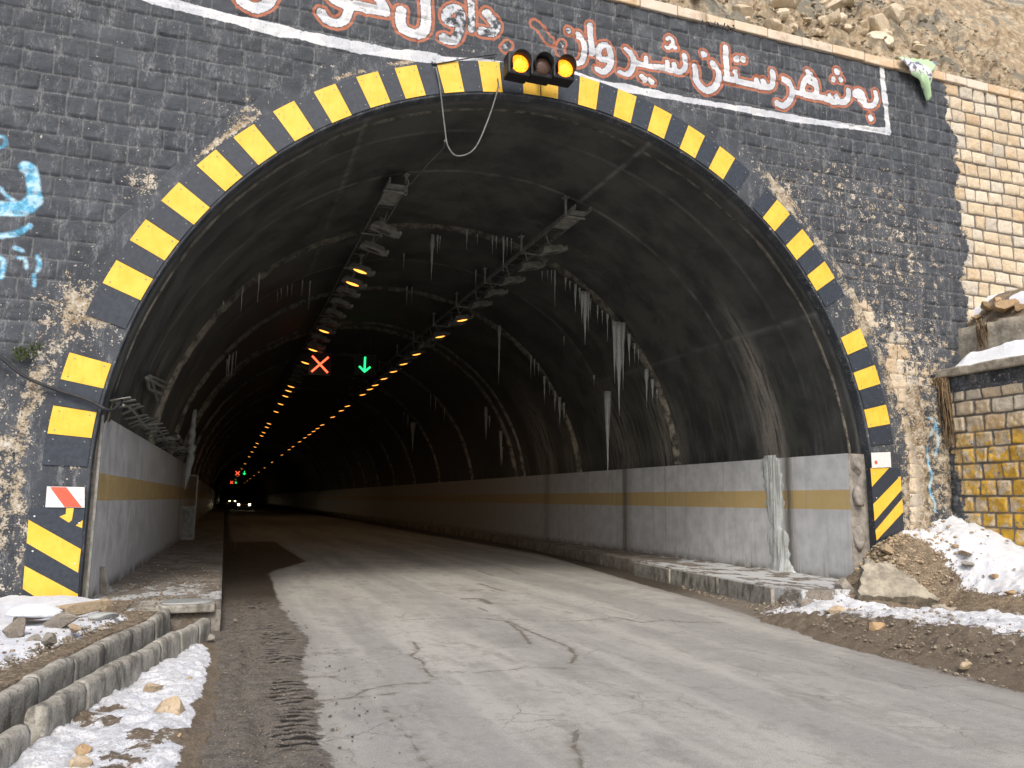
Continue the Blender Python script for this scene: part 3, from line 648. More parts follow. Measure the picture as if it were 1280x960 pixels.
walkway('right', lambda y: np.interp(y, rey[1:]+[420], [min(v, 10.2) for v in rex[1:]]+[9.9]) if True else 0, interp([-1, 420], [10.36, 10.36]), .3, 'low concrete walkway with a broken kerb on the right of the tunnel', -.05, 6, lambda x, y: np.exp(-((y-2)/5.)**2)*1.0)
# kerb slabs of the right walkway
for i, (a, c_) in enumerate([((972,734), (905,722)), ((903,721), (845,711)), ((843,711), (798,702))]):
    p = onZ(*a, .31); q = onZ(*c_, .31); d = Vector(q-p); L = d.length; ang = math.atan2(d.y, d.x)
    b = MB().box((L/2, .05, .13), (L-.02, .07, .37), Matrix.Rotation(random.uniform(-.03, .03), 4, 'X'), .01)
    o = b.done('kerb_slab', CHAN); o.location = (p[0]-.05, p[1]-.02, -.01); o.rotation_euler = (0, 0, ang)
    tag(o, ['nearest upright kerb slab at the broken end of the right walkway', 'kerb slab just behind the nearest one along the right walkway', 'farthest of the upright kerb slabs along the right walkway'][i], 'kerb', 'kerb slabs along the right walkway')

# ------------------------------------------------------------------ road and ground
g = MB(); g.box((0, 0, -.6), (1200, 1200, 1)); tag(g.done('ground', CONC), kind='structure')
xs = axis((-14, -1.3, .3), (-1.3, 10.6, .03), (10.6, 16, .3)); ysr = axis((-60, -8, 2), (-8, 2.5, .03), (2.5, 14, .1), (14, 60, .6), (60, 424, 12))
X, Y = np.meshgrid(xs, ysr, indexing='ij')
LBp = [onZ(*p) for p in [(425,962),(400,930),(398,880),(376,835),(388,800),(352,762),(336,716),(382,702),(350,682),(312,645)]]
lb = sorted([(p[1], p[0]) for p in LBp]); RBp = sorted([(onZ(*p)[1], onZ(*p)[0]) for p in [(1290,870),(1180,843),(1100,820),(970,780),(880,752),(800,730),(700,700),(640,684),(600,673)]])
lx = np.interp(Y, [-60]+[a for a, _ in lb], [.2]+[b for _, b in lb]); lx = np.where(Y > 20, .35, lx)
rx = np.interp(Y, [-60]+[a for a, _ in RBp], [6.4]+[b for _, b in RBp]); rx = np.where(Y > 24, 9.0, np.minimum(rx, 9.2))
lx = lx+.10*(fbm(X*0, Y*9, 3, 3)-.5)*(Y < 8)
dirt = np.minimum(X-lx, rx-X)
C = lambda lst: [([tuple(onZ(280+.375*u, 760+.375*v)[:2]) for u, v in pts], r*.8-.004) for pts, r in lst]
cr = C([([(630,110),(650,140),(622,160),(662,178),(670,205),(700,235)],.012),([(700,210),(850,215),(950,207),(1010,197),(1190,203)],.004),([(300,310),(420,300),(480,270),(570,255),(680,250)],.012),([(420,300),(500,292),(580,283)],.006),([(250,165),(310,150),(390,150)],.008),([(270,232),(340,225),(375,232)],.01),
  ([(870,35),(950,45),(1000,70),(1060,95),(1150,130),(1172,160),(1155,185)],.018),([(1280,36),(1150,45),(1000,40),(870,33),(700,35),(580,42)],.006),([(1175,405),(1165,460),(1187,490),(1190,540)],.012),([(530,330),(570,390),(620,430),(650,490),(700,550)],.004),([(935,40),(990,80),(1020,120)],.02),([(850,0),(880,12)],.01)])
cr += [([tuple(onZ(780+.21875*u, 640+.21875*v)[:2]) for u, v in pts], r) for pts, r in [([(-60,600),(0,610),(100,632),(250,615),(330,630),(540,630)],.01)]]
cr += [([tuple(onZ(560+.203*u, 580+.203*v)[:2]) for u, v in pts], r) for pts, r in [([(180,655),(280,690)],.01),([(190,735),(280,765),(350,785)],.02),([(100,830),(200,830),(260,860)],.05),([(130,780),(210,775)],.03),([(360,645),(440,680)],.01)]]
crack = seg_sdf(X, Y, cr, 1.0)
wet = np.clip(sstep(-1.0, 4.5, Y)*.9*(X < 2)+sstep(.0, 3, Y)*.5*(X > 5)+.25*(X > 5), 0, 1)
# tyre-cleat ridges in the grit at the left margin
tc = np.interp(Y, [-8, -6, -3.5, -1.5, 2, 5], [.55, .52, .62, .66, .55, .5]); tp = (Y*8.6+.35*vn(Y*1.1, X*0, 5)) % 1
tm = sstep(-.17, -.1, X-tc+.06*(vn(Y*8.6, X*0, 9)-.5)*2)*sstep(.2, .08, X-tc+.12*(vn(Y*8.6, X*0, 12)-.5)*2)*sstep(4.5, 1, Y)*sstep(.8, .45, vn(Y*1.5, X*1.2, 66))
teeth = sstep(.38, .5, tp)*sstep(.95, .8, tp)*tm
dm = sstep(.05, -.12, dirt)
Zr = dm*(.012+.035*(fbm(X*4, Y*4, 71, 5)-.35)+.02*(vn(X*22, Y*22, 72)-.5))-.02*teeth+.004*(fbm(X*3, Y*3, 77, 4)-.5)
Zr += .16*sstep(.7, 2.2, X-rx)*(Y < 2)*sstep(-60, -3, Y)*.3
Zr -= .03*np.exp(-((X-.28-.05*np.sin(Y*2))/.05)**2)*dm*(Y < 2)
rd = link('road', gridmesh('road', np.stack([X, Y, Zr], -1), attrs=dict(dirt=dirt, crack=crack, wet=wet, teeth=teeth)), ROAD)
tag(rd, 'cracked pale asphalt road with muddy grit along both margins', kind='structure')

# ------------------------------------------------------------------ right bank, berm
def tps(P, V):
    P = np.array(P, float); n = len(P); U = lambda r2: np.where(r2 > 0, r2*np.log(r2+1e-12), 0)
    K = U(((P[:, None]-P[None])**2).sum(-1))+np.eye(n)*.05; Q = np.c_[np.ones(n), P]
    A = np.block([[K, Q], [Q.T, np.zeros((3, 3))]]); c = np.linalg.solve(A, np.r_[V, np.zeros(3)])
    def f(x, y):
        s = c[n]+c[n+1]*x+c[n+2]*y
        for i in range(n): s = s+c[i]*U((x-P[i, 0])**2+(y-P[i, 1])**2)
        return s
    return f
ctl = [(7.4,-1.2,.02),(7.0,-2.4,.02),(6.7,-4.2,.02),(6.5,-6,.02),(7.9,-1.6,.16),(8.1,-3.1,.32),(8.0,-4.7,.34),(7.8,-7,.26),(8.7,-2.2,.14),(9.3,-3.2,.2),(9.4,-5,.3),(9.6,-1.3,.14),(9.1,-.5,.2),(9.3,-.1,.18),(10.2,-1.9,.14),(11.3,-2.4,.42),(10.2,-.3,.55),(10.7,-.1,.95),(11.5,-.1,1.18),(12.5,-.1,1.45),(12.5,-1.5,1.0),(11.6,-1.1,.95),(10.9,-1.2,.2),(10.4,-1.1,.16),(11.2,-1.7,.3),(12.5,-3,.85),(11.2,-4,.5),(12.5,-6,.8),(12.5,-9,.8),(10,-9,.4),(7,-9,.04),(9.4,.3,.15),(10.3,.3,.3)]
f = tps([c[:2] for c in ctl], [c[2] for c in ctl])
X, Y = np.meshgrid(axis((6.4, 12.62, .022)), axis((-16, -8, .2), (-8, .25, .022)), indexing='ij')
Zb = f(X, np.maximum(Y, -9)); k = sstep(6.5, 7.4, X)
Zb = Zb+k*(.2*(fbm(X*2.2, Y*2.2, 81, 6)-.5)+.085*(fbm(X*9, Y*9, 83, 4)-.5)); Zb = np.where(X < 6.7, Zb-.06, Zb)-.05*sstep(7.6, 6.5, X)
Zb -= .6*sstep(-1.2, -.1, Y)*sstep(9.35, 8.6, X)
gs = lambda x, y, sx, sy, k_: k_*np.exp(-((X-x)/sx)**2-((Y-y)/sy)**2)
snow = np.clip(gs(12.1,-1.1,.85,1.5,1.3)+gs(12.2,-2.9,.95,1.3,1.2)+gs(11.6,-.35,.5,.5,.6)+gs(8.3,-2.6,.85,3.4,.95)+gs(9.2,-3.8,.8,2.2,.8)+gs(8.3,-1.4,.7,.6,.5)+gs(8.2,-1.5,.4,.5,.6)+gs(9.1,-.6,.35,.3,.6)-gs(11,-.6,.5,.5,.5), 0, 1)
mud = sstep(9.6, 7.9, X)*.95
bk = link('roadside_bank', gridmesh('roadside_bank', np.stack([X, Y, Zb], -1), attrs=dict(snow=snow, mud=mud)), BANK); tag(bk, kind='structure', label='dirt bank and dirty snow ridge right of the road')
def bankz(x, y): return float(f(np.array(x), np.array(y)))
# ------------------------------------------------------------------ left bank
X, Y = np.meshgrid(axis((-14, -4, .25), (-4, .1, .022)), axis((-30, -8, .4), (-8, .12, .022)), indexing='ij')
# channel centre line
chy = [-9, -6.6, -5.2, -4.1, -2.9, -1.7, -.9]; ch_near = [-.86, -.9, -1.0, -.81, -.5, -.14, -.08]
chn = [-.52, -.78, -1.02, -.81, -.52, -.14, -.06]; chn = [-1.55, -1.25, -1.02, -.80, -.50, -.16, -.06]; chf = [-2.05, -1.65, -1.36, -1.17, -.95, -.66, -.55]
nx = np.interp(Y, chy, chn); fx = np.interp(Y, chy, chf)
Zl = .29+.08*(fbm(X*1.5, Y*1.5, 101, 5)-.4)+.03*(fbm(X*12, Y*12, 103, 4)-.5)+.30*sstep(-2.2, -7, X)+2.2*sstep(-5, -14, X)
Zl += .07*sstep(-1.7, -.3, Y)*sstep(-.9, -1.8, X)
sn = np.clip(sstep(-1.0, -1.7, X-.25*(Y+3))*1.0-.5*np.exp(-((X+1.2)/.4)**2-((Y+.4)/.7)**2)+.2, 0, 1)*sstep(-.0, -.5, Y+.35*(X+2)*0)
sn = np.where((X > -1.25) & (Y > -1.6), sn*.2, sn)
Zl += .05*sstep(.45, .7, sn+(fbm(X*7, Y*7, 5, 4)-.5)*.8)
inside = X > fx-.05
Zl = np.where(inside & (Y < -.86), -.12, Zl)
right = X > nx+.05
zsn = .045+.09*(fbm(X*3, Y*3, 111, 5)-.3)+.07*(fbm(X*14, Y*14, 113, 3)-.5)
edge = np.interp(Y, [-9, -6.2, -4.5, -2.7, -1.9, -1.4], [-.3, -.2, -.1, -.06, -.1, -.25])-X
sn2 = sstep(-.12, .1, edge)*sstep(-1.75, -2.3, Y)
Zl = np.where(right & (Y < -.9), np.where(edge > -.16, zsn*sstep(-.14, .08, edge)+.0+.02, -.1), Zl)
sn = np.where(right, sn2*(.45+.75*sstep(.3, .55, fbm(X*2.6, Y*2.6, 115, 4))), sn)
Zl = np.where((Y >= -.9) & (X > -1.0), -.14, Zl)
keep = ~((X[:-1, :-1] > .04))
lb_ = link('roadside_bank', gridmesh('roadside_bank', np.stack([X, Y, Zl], -1), keep=keep, attrs=dict(snow=sn, mud=np.where(right, .75, .15))), BANK); tag(lb_, kind='structure', label='snow and dirt bank left of the road')

# ------------------------------------------------------------------ drainage channel
chan = empty('drain_channel', (-1, -4, 0)); tag(chan, 'open concrete drain channel of short precast wall pieces on the left roadside', 'drain')
def wallpiece(a, b_, z0, z1, th, seed, name='channel_wall'):
    a = np.array(a); b_ = np.array(b_); L = np.linalg.norm(b_-a); us = np.linspace(.006, L-.006, max(6, int(L/.035)));
    prof = [(-th/2*1.25, z0), (-th/2*1.12, z0+(z1-z0)*.4), (-th/2, z1-.05), (-th/2*.75, z1-.012), (-th*.15, z1), (th*.2, z1), (th/2*.75, z1-.012), (th/2, z1-.05), (th/2*1.15, z0+(z1-z0)*.4), (th/2*1.3, z0)]
    d = (b_-a)/L; n = np.array([-d[1], d[0]]); P = []
    dz = random.uniform(-.012, .012); dn = random.uniform(-.012, .012)
    for u in us:
        row = []
        for (o_, z) in prof:
            e = .014*(fbm(np.array(u*4+seed), np.array(o_*9+z*6), seed, 5)-.5)*2
            q = a+d*u+n*(o_+e+dn); row.append((q[0], q[1], z+dz+(e*.9 if z > z1-.06 else 0)))
        P.append(row)
    P = np.array(P); c0 = P[:1]*.0+P[:1].mean(1, keepdims=True); c1 = P[-1:].mean(1, keepdims=True)+0*P[-1:]
    P = np.concatenate([c0, P, c1], 0); P = np.concatenate([P, P[:, :1]], 1)
    me = gridmesh(name, P); o = link(name, me, CHAN, chan); o.matrix_parent_inverse = Matrix.Translation((1, 4, 0)); 
    bm = bmesh.new(); bm.from_mesh(me); bmesh.ops.remove_doubles(bm, verts=bm.verts, dist=1e-4); bmesh.ops.recalc_face_normals(bm, faces=bm.faces); bm.to_mesh(me); bm.free(); return o
def along(ysl, xf, z1, th, z0, sd):
    for i in range(len(ysl)-1):
        y0, y1 = ysl[i], ysl[i+1]; wallpiece((np.interp(y0, chy, xf), y0), (np.interp(y1, chy, xf), y1), z0, z1, th, sd+i)
along([-9, -8.3, -7.6, -6.9, -6.2, -5.55], chn, .24, .13, -.16, 200)
along([-5.3, -4.6, -4.0, -3.45, -2.95, -2.45, -1.95, -1.45], chn, .27, .12, -.16, 220)
along([-9, -8.2, -7.4, -6.6, -5.9, -5.2, -4.5, -3.8, -3.1, -2.4, -1.7, -1.0], chf, .31, .12, -.16, 240)
# slab over the channel mouth, with an opening below
b = MB().box((-.45, -.62, .30), (.84, .62, .09), None, .02); o = b.done('cover_slab', CHAN, chan); o.matrix_parent_inverse = Matrix.Translation((1, 4, 0))
o = MB().box((-.55, .3, .0), (.9, .02, .5)).done('mouth_shade_panel', BLKP, chan); o.matrix_parent_inverse = Matrix.Translation((1, 4, 0))  # black panel standing in for the shade inside the drain mouth
V, F = rockmesh((.75, .5, .05), 4, 3, 3); 
o = link('ice_crust', npmesh('ice_crust', V, F), ICE); o.location = (-.42, -.6, .35); tag(o, 'thin dirty ice crust on the slab over the drain mouth', 'ice')

# ------------------------------------------------------------------ rocks and rubble
def place_rock(loc, size, seed, mat, label, cat='rock', group=None, name='rock'):
    V, F = rockmesh([q*1.25 for q in size], seed); o = link(name, npmesh(name, V, F, False), mat); o.location = loc; o.rotation_euler = rot_any(seed); tag(o, label, cat, group); return o
def R(px, py, z, s, mat, label, seed, asp=(1, .8, .65)):
    p = onZ(px, py, z); place_rock((p[0], p[1], z+s*asp[2]*.22), (s*asp[0], s*asp[1], s*asp[2]), seed, mat, label)
R(213, 893, .07, .27, ROCK_TAN, 'largest tan rock lying on the snow beside the drain', 301, (1, .8, .75))
R(194, 864, .07, .15, ROCK_TAN, 'flat tan stone on the snow just above the largest tan rock', 302)
R(236, 852, .05, .08, ROCK_OR, 'small orange stone at the edge of the snow beside the drain', 303)
R(224, 922, .06, .06, ROCK_OR, 'tiny orange pebble below the largest tan rock', 304)
R(104, 944, .08, .12, ROCK_OR, 'orange stone at the bottom left on the snow near the drain', 305)
R(100, 956, .08, .15, ROCK_TAN, 'tan stone cut by the bottom of the photo on the snow', 306)
R(257, 800, .04, .22, ROCK_GREY, 'grey brown mud lump at the end of the drain wall', 307, (1, .9, .6))
R(294, 777, .02, .07, WHT and ROCK_GREY, 'pale stone in the grit beside the walkway end', 308)
R(16, 793, .38, .25, ROCK_GREY, 'grey rock at the left edge on the snow under the hazard sign', 309)
R(62, 803, .36, .17, ROCK_GREY, 'dark grey rock on the snow nearest the drain wall', 310)
R(42, 802, .36, .12, ROCK_GREY, 'small brown rock beside the dark grey one on the snow', 311)
R(94, 789, .37, .13, ROCK_TAN, 'small tan rock on the snow below the hazard sign', 312)
R(75, 783, .38, .42, ROCK_GREY, 'long flat grey brown rock on the snow at the foot of the hazard sign', 313, (1, .5, .35))
R(92, 766, .40, .6, ROCK_TAN, 'long flat tan rock against the foot of the hazard sign', 314, (1, .35, .28))
R(133, 762, .38, .16, ROCK_TAN, 'upright tan rock right of the hazard sign foot', 315, (.8, .7, 1.1))
R(9, 826, .35, .06, ROCK_GREY, 'small dark stone at the left edge on the snow', 316)
R(44, 772, .41, .5, BANK, 'snow covered flat boulder left of the hazard sign foot', 317, (1, .7, .3))
# snow cap
V, F = rockmesh((.5, .35, .16), 9, 3, 3, .16); SNOWM = simple('clean_snow', (.8, .83, .87), .6, 0, .04, 6, .01)
p = onZ(43, 768, .46); bo_ = bpy.data.objects[[q.name for q in COL.objects if q.get('label', '').startswith('snow covered flat')][0]]; bpy.context.view_layer.update(); o = link('snow_layer', npmesh('snow_layer', V, F), SNOWM, bo_); o.matrix_parent_inverse = bo_.matrix_world.inverted(); o.location = (p[0], p[1], .47)
V, F = rockmesh((.34, .26, .1), 12, 3, 4); p = onZ(128, 772, .36); o = link('ice_lump', npmesh('ice_lump', V, F), ICE); o.location = (p[0], p[1], .37); tag(o, 'bluish ice lump beside the upright tan rock', 'ice')
# right side
def RR(px, py, x, s, mat, label, seed, asp=(1, .8, .65), dy=0):
    p = onX(px, py, x); place_rock((p[0], p[1], p[2]), (s*asp[0], s*asp[1], s*asp[2]), seed, mat, label)
def RB(px, py, s, mat, label, seed, asp=(1, .8, .65)):
    # march along the view ray onto the bank surface
    r = ray(px, py); t = 5
    while t < 30:
        q = CAMP+r*t
        if 6.5 < q[0] < 12.6 and q[2] < bankz(q[0], q[1]): break
        if q[2] < 0: break
        t += .02
    place_rock((q[0], q[1], q[2]+s*asp[2]*.2), (s*asp[0], s*asp[1], s*asp[2]), seed, mat, label); return q
RB(1108, 690, .32, ROCK_TAN, 'cream rock on the dirt mound beside the right hazard sign', 321)
RB(1128, 702, .2, ROCK_TAN, 'small cream stone just below the cream rock on the mound', 322)
RB(1206, 693, .3, ROCK_TAN, 'tan rock showing through the snow on the mound', 323, (1, .6, .3))
RB(1211, 706, .34, ROCK_GREY, 'flat grey rock below the tan one in the snow of the mound', 324, (1, .7, .25))
RB(1243, 722, .22, ROCK_OR, 'reddish rock at the lower edge of the snow on the mound', 325, (1, .6, .5))
RB(1264, 744, .2, ROCK_OR, 'orange rock by the right edge of the photo', 326)
RB(1206, 833, .14, ROCK_TAN, 'single tan stone in the mud at the edge of the road, bottom right', 327)
RB(1095, 788, .2, ROCK_OR, 'brown stone in the dirty snow ridge', 328)
RB(1047, 768, .3, ROCK_TAN, 'pale lump at the broken end of the right walkway', 329, (1, .7, .5))
RB(1010, 757, .34, ROCK_GREY, 'tan grey rubble lump beside the nearest kerb slab', 330, (1, .8, .5))
RB(1054, 742, .45, ROCK_GREY, 'dark wet rubble heap between the walkway and the concrete chunk', 331, (1, .8, .7))
# broken concrete chunk and low kerb pieces under the mound
cv = [onZ(1068,745,.34), onZ(1178,766,.3)]
pts = [onY(1082,700,-.75), onY(1112,703,-.95), onY(1176,748,-1.65), onY(1072,746,-1.2)]
def chunk(name, front, depth, mat, label, seed, cat='concrete'):
    F4 = [Vector(p) for p in front]; nrm = ((F4[1]-F4[0]).cross(F4[3]-F4[0])).normalized()
    if nrm.y > 0: nrm = -nrm
    n = 16; P = np.zeros((n, n, 3))
    for i in range(n):
        for j in range(n):
            u, v = i/(n-1), j/(n-1); q = F4[0]*(1-u)*(1-v)+F4[1]*u*(1-v)+F4[2]*u*v+F4[3]*(1-u)*v
            e = (fbm(np.array(u*5.), np.array(v*5.), seed, 4)-.5)*.09; P[i, j] = np.array(q+nrm*float(e))
            if i in (0, n-1) or j in (0, n-1): P[i, j] += RNG.normal(0, .02, 3)
    B = P-np.array(nrm)*depth; n2 = n
    rim = lambda G: [G[0, j] for j in range(n)]+[G[i, n-1] for i in range(1, n)]+[G[n-1, j] for j in range(n-2, -1, -1)]+[G[i, 0] for i in range(n-2, 0, -1)]
    V = list(P.reshape(-1, 3)); idx = np.arange(n*n).reshape(n, n); Fq = np.stack([idx[:-1, :-1], idx[1:, :-1], idx[1:, 1:], idx[:-1, 1:]], -1).reshape(-1, 4)
    Fb = Fq[:, ::-1]+n*n; ri = [idx[0, j] for j in range(n)]+[idx[i, n-1] for i in range(1, n)]+[idx[n-1, j] for j in range(n-2, -1, -1)]+[idx[i, 0] for i in range(n-2, 0, -1)]
    side = [[ri[k], ri[(k+1) % len(ri)], ri[(k+1) % len(ri)]+n*n, ri[k]+n*n] for k in range(len(ri))]
    me = npmesh(name, np.concatenate([P.reshape(-1, 3), B.reshape(-1, 3)]), np.concatenate([Fq, Fb, np.array(side)]), False)
    bm = bmesh.new(); bm.from_mesh(me); bmesh.ops.recalc_face_normals(bm, faces=bm.faces); bm.to_mesh(me); bm.free()
    o = link(name, me, mat); tag(o, label, cat); return o
TANC = simple('tan_concrete', (.33, .3, .24), .9, 0, .35, 5, .02)
chunk('concrete_chunk', pts, .35, TANC, 'big broken slab of tan concrete leaning on the mound at right', 17, 'concrete slab')
chunk('kerb_block', [onY(1050,756,-1.0), onY(1095,762,-1.25), onY(1095,776,-1.45), onY(1052,770,-1.2)], .25, CONC, 'broken kerb block left under the leaning concrete slab', 18, 'kerb')
chunk('kerb_block', [onY(1098,758,-1.4), onY(1160,768,-1.75), onY(1158,781,-1.95), onY(1098,775,-1.6)], .25, CONC, 'longer broken kerb block right under the leaning concrete slab', 19, 'kerb')
chunk('kerb_block', [onY(1165,755,-1.9), onY(1215,762,-2.1), onY(1212,775,-2.3), onY(1168,773,-2.1)], .2, TANC, 'small tan kerb block farthest right below the mound', 20, 'kerb')
b = MB().box((9.45, -.15, .12), (.9, .3, .26), Matrix.Rotation(-.12, 4, 'Z'), .02); tag(b.done('kerb_block', TANC), 'short concrete block set back behind the nearest kerb slab', 'kerb')
# leaning board by the left panel
b = MB(); p = onZ(137, 742, .3)
b.box((0, 0, .2), (.03, .17, .42), None, .004); o = b.done('loose_board', CONC); o.location = (p[0]-.08, p[1]+.05, .27); o.rotation_euler = (rad(-4), rad(-19), rad(70)); tag(o, 'small grey board leaning on the left side wall near the walkway end', 'board')
# gravel scattered on the margins: nobody could count it
def gravel(name, n, sampler, smin, smax, mat, label, seed):
    r = np.random.default_rng(seed); V0, F0 = ico(1); Vs = []; Fs = []
    for i in range(n):
        x, y, z = sampler(r); s = smin*(smax/smin)**(r.random()**2.2)
        Vv = V0*(1+r.uniform(-.25, .25, (len(V0), 1)))*np.array([r.uniform(.7, 1.2), r.uniform(.7, 1.2), r.uniform(.45, .8)])*s/2
        a = r.uniform(0, 6.28); c_, s_ = math.cos(a), math.sin(a); Vv = np.stack([Vv[:, 0]*c_-Vv[:, 1]*s_, Vv[:, 0]*s_+Vv[:, 1]*c_, Vv[:, 2]], -1)+[x, y, z+s*.12]
        Vs.append(Vv); Fs.append(F0+i*len(V0))
    o = link(name, npmesh(name, np.concatenate(Vs), np.concatenate(Fs), False), mat); tag(o, label, kind='stuff'); return o
def GM(name, cols):
    M = NM(name, .9); n = M.noise(9, 2); M.col(M.ramp(M.noise(23, 1, .5), [(.3+.4*i/(len(cols)-1), c) for i, c in enumerate(cols)])); return M.m
GR = GM('gravel_mix', [(.09, .075, .06), (.2, .17, .13), (.36, .32, .26), (.12, .1, .08), (.42, .33, .22)])
GRD = GM('dark_grit', [(.06, .05, .04), (.12, .1, .08), (.2, .18, .15), (.08, .065, .05), (.3, .26, .2)])
def sampL(r):
    y = -7.5+9*r.random(); x = r.uniform(-.15, .62) if r.random() < .85 else r.normal(.8, .25); return x, y, .012
gravel('gravel', 2600, sampL, .007, .032, GRD, 'loose grit along the left road margin', 5)
def sampR(r):
    while 1:
        y = r.uniform(-7.5, 2.5); x = np.interp(y, [-8, -4, 0, 3], [6.5, 6.8, 7.8, 8.4])+abs(r.normal(0, .9))
        if y > -.3 and x > np.interp(y, [-1, 3], [8.0, 8.5]): continue
        if x < 12: return x, y, (bankz(x, y) if x > 6.9 and y < .2 else .02)+.0
GRM = GM('mud_grit', [(.13, .105, .08), (.22, .185, .14), (.33, .28, .21), (.17, .14, .1), (.36, .32, .26)])
gravel('gravel', 2200, sampR, .012, .06, GRM, 'loose grit and rubble along the right road margin', 6)
def sampM(r):
    x = r.normal(11.0, .5); y = -abs(r.normal(.5, .5)); x = min(x, 12.5); return x, y, bankz(x, y)
gravel('gravel', 700, sampM, .02, .11, GM('gravel_tan', [(.3, .23, .15), (.5, .4, .27), (.2, .15, .1), (.62, .53, .38)]), 'tan rubble crumbs on the dirt mound', 7)
def sampW(r): return r.uniform(-1.5, .0), -.8+abs(r.normal(0, 4)), .29
gravel('gravel', 900, sampW, .01, .05, GR, 'crumbs of grit on the left walkway', 8)
def sampB(r):
    y = r.uniform(-6, -.3); return np.interp(y, chy, chf)-.08-abs(r.normal(0, .35)), y, .36
gravel('gravel', 500, sampB, .012, .05, GR, 'crumbs of grit beside the drain', 9)

# ------------------------------------------------------------------ wing wall at the right
yv = axis((-9, -3, .08), (-3, .05, .022)); zv = axis((.3, 3.98, .022)); U, Zv = np.meshgrid(yv, zv, indexing='ij')
h, rid, mt, dd = blocks(U*1.0+3, Zv, 23, .27, .24, .44, .02)
topb = sstep(3.66, 3.72, Zv); rid = np.clip(rid*.7+.12, 0, 1)
Aw = dict(blk=rid, mort=1-sstep(.012, .03, dd), plast=np.zeros_like(U), bare=np.clip(1-1.0*topb-.75*sstep(-.75, -.25, U)*sstep(3.3, 1.0, Zv)*1.0-.45*sstep(-.4, -.1, U), 0, 1), chip=.1+0*U, sw=9+0*U, so=9+0*U, sb=9+0*U, worn=0*U, sy=sstep(3.3, 2.7, Zv)*(1-.5*sstep(-.7, -.2, U)))
wing = link('wing_wall', gridmesh('wing_wall', np.stack([12.5-h*1.9-.02*(fbm(U*6, Zv*6, 4, 4)-.5), U, Zv], -1), attrs=Aw, flip=True), WALL); tag(wing, 'stone block retaining wall daubed with yellow paint beside the portal', 'retaining wall')
MB().box((12.85, -4.5, 2.1), (.6, 9.08, 3.7)).done('wall_core', CONC, wing)
def roughbar(name, x0, x1, y0, y1, z0, z1, mat, parent, seed, amp=.02):
    n = int((y1-y0)/.06); prof = []
    for t in np.linspace(0, 1, 7): prof.append((x0, z0+(z1-z0)*t))
    for t in np.linspace(0, 1, 12)[1:]: prof.append((x0+(x1-x0)*t, z1))
    prof = np.array(prof); yy = np.linspace(y0, y1, n); P = np.zeros((n, len(prof), 3))
    P[..., 0] = prof[None, :, 0]; P[..., 2] = prof[None, :, 1]; P[..., 1] = yy[:, None]
    e = (fbm(P[..., 1]*4+P[..., 0]*3, P[..., 2]*4+P[..., 0]*2, seed, 5)-.5)*2*amp
    P[..., 0] -= e; P[..., 2] += e*(np.arange(len(prof)) >= 6)
    bot = P[:, :1].copy(); bot[..., 0] = x0+.1; bot[..., 2] = z0
    P = np.concatenate([bot, P], 1)
    return link(name, gridmesh(name, P, flip=True), mat, parent)
roughbar('cap_beam', 12.36, 13.2, -9, .0, 3.98, 4.13, TANC, wing, 5, .02)
up = roughbar('upper_wall', 13.02, 13.5, -9, .0, 4.05, 4.98, TANC, None, 6, .025); tag(up, 'low weathered concrete wall standing behind the snowy ledge at right', 'concrete wall')
# snow on the ledge
X, Y = np.meshgrid(axis((12.42, 13.2, .03)), axis((-6, .0, .03)), indexing='ij')
hz = .36*sstep(12.46, 12.85, X)*sstep(.02, -.45, Y)*(.75+.5*fbm(X*2, Y*1.5, 7, 4))+.03*(fbm(X*7, Y*7, 8, 3)-.5)
o = link('snow_drift', gridmesh('snow_drift', np.stack([X, Y, 4.12+hz-.04*sstep(12.55, 12.42, X)], -1)), SNOWM); tag(o, 'bright snow drift lying on the concrete ledge at right', 'snow')
# soil terrace behind the upper wall
X, Y = np.meshgrid(axis((13.05, 16, .05), (16, 40, .5)), axis((-14, -6, .4), (-6, .05, .05)), indexing='ij')
Zt = 4.96+np.interp(X, [13.05, 13.25, 13.45, 13.9, 14.9, 20, 40], [0, .1, .5, .85, 1.15, 3.5, 14])*sstep(-4, .0, Y)*.9+np.interp(X, [13, 14, 40], [0, .2, 12])*sstep(0, -4, Y)+.16*(fbm(X*2.5, Y*2.5, 121, 6)-.5)
sn = np.clip(.75*sstep(.5, .62, fbm(X*1.7+3, Y*1.7, 123, 3))*sstep(13.15, 13.5, X), 0, 1)
o = link('terrace', gridmesh('terrace', np.stack([X, Y, Zt], -1), attrs=dict(snow=sn, mud=0*X)), BANK); tag(o, 'soil terrace with thin snow above the wing wall', kind='structure')
for i, (px, py, s) in enumerate([(1232, 384, .32), (1258, 383, .5), (1246, 376, .25), (1275, 384, .3), (1220, 396, .2)]):
    p = onX(px, py, 13.3); place_rock(tuple(p), (s, s*.7, s*.5), 340+i, ROCK_OR, ['orange rock at the left end of the rocks on the snowy terrace', 'longest orange rock on the snowy terrace', 'small rock on top of the orange rocks on the terrace', 'orange rock at the right edge of the photo on the terrace', 'small brown stone at the top of the upper concrete wall'][i])
